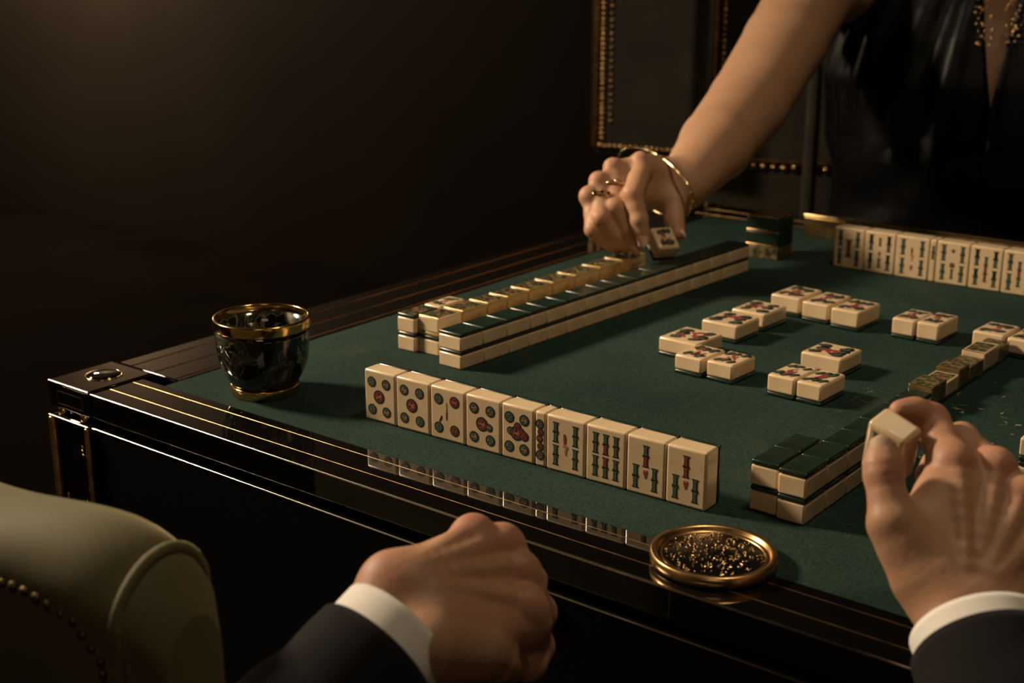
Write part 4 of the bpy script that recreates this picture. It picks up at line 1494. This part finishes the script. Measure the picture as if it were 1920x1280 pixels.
def nailheads(pts, par, m=BRASS, r_=.006, gap=.017):
    b_ = MB()
    rn_ = random.Random(len(pts) * 7)
    for p0, p1 in zip(pts[:-1], pts[1:]):
        p0, p1 = np.array(p0), np.array(p1)
        n = max(2, int(np.linalg.norm(p1 - p0) / gap))
        for q in range(n):
            c = p0 + (p1 - p0) * q / n
            b_.blob(tuple(c), (r_ * rn_.uniform(.8, 1.2), r_ * .7, r_ * rn_.uniform(.8, 1.3)), 0, 7, 5)
    o_ = b_.build('nailhead_trim', m, par)
    o_['kind'] = 'stuff'
    return o_


def strip(pts, par, r_=.007, m=BRASSD):
    b_ = MB(); b_.tube(pts, r_, 8); return b_.build('gilt_piping', m, par)


for sg in (-1, 1):
    strip([(sg * .462, .137, 1.5), (sg * .462, .137, .745)], back_, .0065).location = (0, -.2, 0)
    nailheads([(sg * .447, .137, 1.5), (sg * .447, .137, .745)], back_, BRASSD, .0065, .011).location = (0, -.2, 0)
strip([(-.46, .137, .742), (.46, .137, .742)], back_, .005).location = (0, -.2, 0)
nailheads([(-.46, .137, .730), (.46, .137, .730)], back_, BRASS, .0075, .019).location = (0, -.2, 0)
for w__, s in ((wl, -1), (wr_, 1)):
    b = s * .093
    strip([(b, -.036, 1.42), (b, -.036, .765)], w__, .0075)
    nailheads([(b - s * .014, -.036, 1.42), (b - s * .014, -.036, .77)], w__, BRASSD, .0065, .009)
    nailheads([(b - s * .030, -.036, 1.42), (b - s * .030, -.036, .80)], w__, BRASSD, .0040, .012)
    nailheads([(b, -.036, .765), (-b, -.036, .765)], w__, BRASSD, .006, .010)

# ------------------------------------------------------------------ the man's chair in the foreground
vx = R0 * (-4700 - 960) + F0 * (FPX * math.cos(_p) + (640 - HOR) * math.sin(_p))
UXc = -unit(vx); UYc = np.array([-UXc[1], UXc[0], 0])
TRc = A(255, 1082, .66)
fc = empty('armchair', (TRc[0], TRc[1], 0), (0, 0, math.atan2(UXc[1], UXc[0])), 'olive velvet armchair back in the left foreground', 'armchair')
ZT = float(TRc[2])


def velvet_back():
    """rolled chair back: cross-section swept along x, right end rounded over"""
    nx, na = 60, 40
    rows = []
    th_, Lx, zb = .078, .62, ZT - .52
    for i in range(nx + 1):
        s = i / nx
        x = -Lx + Lx * s
        e = max(0.0, (x + .055) / .055)
        drop = .038 * (1 - math.sqrt(max(0, 1 - e * e))) if x > -.055 else 0
        ins = .016 * (1 - math.sqrt(max(0, 1 - e * e))) if x > -.055 else 0
        crown = -.018 * ((x + .31) / .31) ** 2 * 0.6
        zt = ZT + .010 + crown - drop
        row = []
        for k in range(na + 1):
            q = k / na
            wob = .0025 * math.sin(x * 46 + 2 * math.sin(q * 9)) * math.exp(-((q - .5) / .16) ** 2)
            if q < .3:
                u = q / .3
                p = (x, ins + .010 * math.sin(u * PI), zb + (zt - .032 - zb) * u)
            elif q > .7:
                u = (1 - q) / .3
                p = (x, th_ - ins, zb + (zt - .032 - zb) * u)
            else:
                a = PI * (q - .3) / .4
                p = (x, th_ / 2 - (th_ / 2 - ins) * math.cos(a), zt - .032 + .032 * math.sin(a) + wob)
            row.append(p)
        rows.append(row)
    b_ = MB()
    b_.grid(rows, 0)
    b_.poly(rows[-1], 0); b_.poly(rows[0][::-1], 0)
    return b_.build('back', VELVG, fc), rows


bk, brows = velvet_back()
strip([tuple(np.array(p) + np.array([.001, -.001 if k < 20 else .001, .0005])) for k, p in enumerate(brows[58])], bk, .0032, VELVG)
npts = [(-.60, .001, ZT - .024), (-.30, .000, ZT - .018), (-.15, .000, ZT - .018), (-.075, .000, ZT - .024), (-.045, .001, ZT - .035), (-.030, .002, ZT - .055), (-.026, .004, ZT - .12), (-.026, .004, ZT - .30)]
nailheads(npts, bk, BRONZE, .0030, .0072)
soft_box('seat', -.58, -.02, .06, .30, .30, .46, VELVG, fc, .04)
soft_box('lower_frame', -.58, -.02, .02, .29, .14, .32, VELVG, fc, .03)
for x in (-.54, -.06):
    for y in (.07, .25):
        b = MB(); b.lathe([(0, 0), (.016, 0), (.025, .16), (0, .16)], 14, 0, (x, y, 0)); b.build('leg', LACQ2, fc)
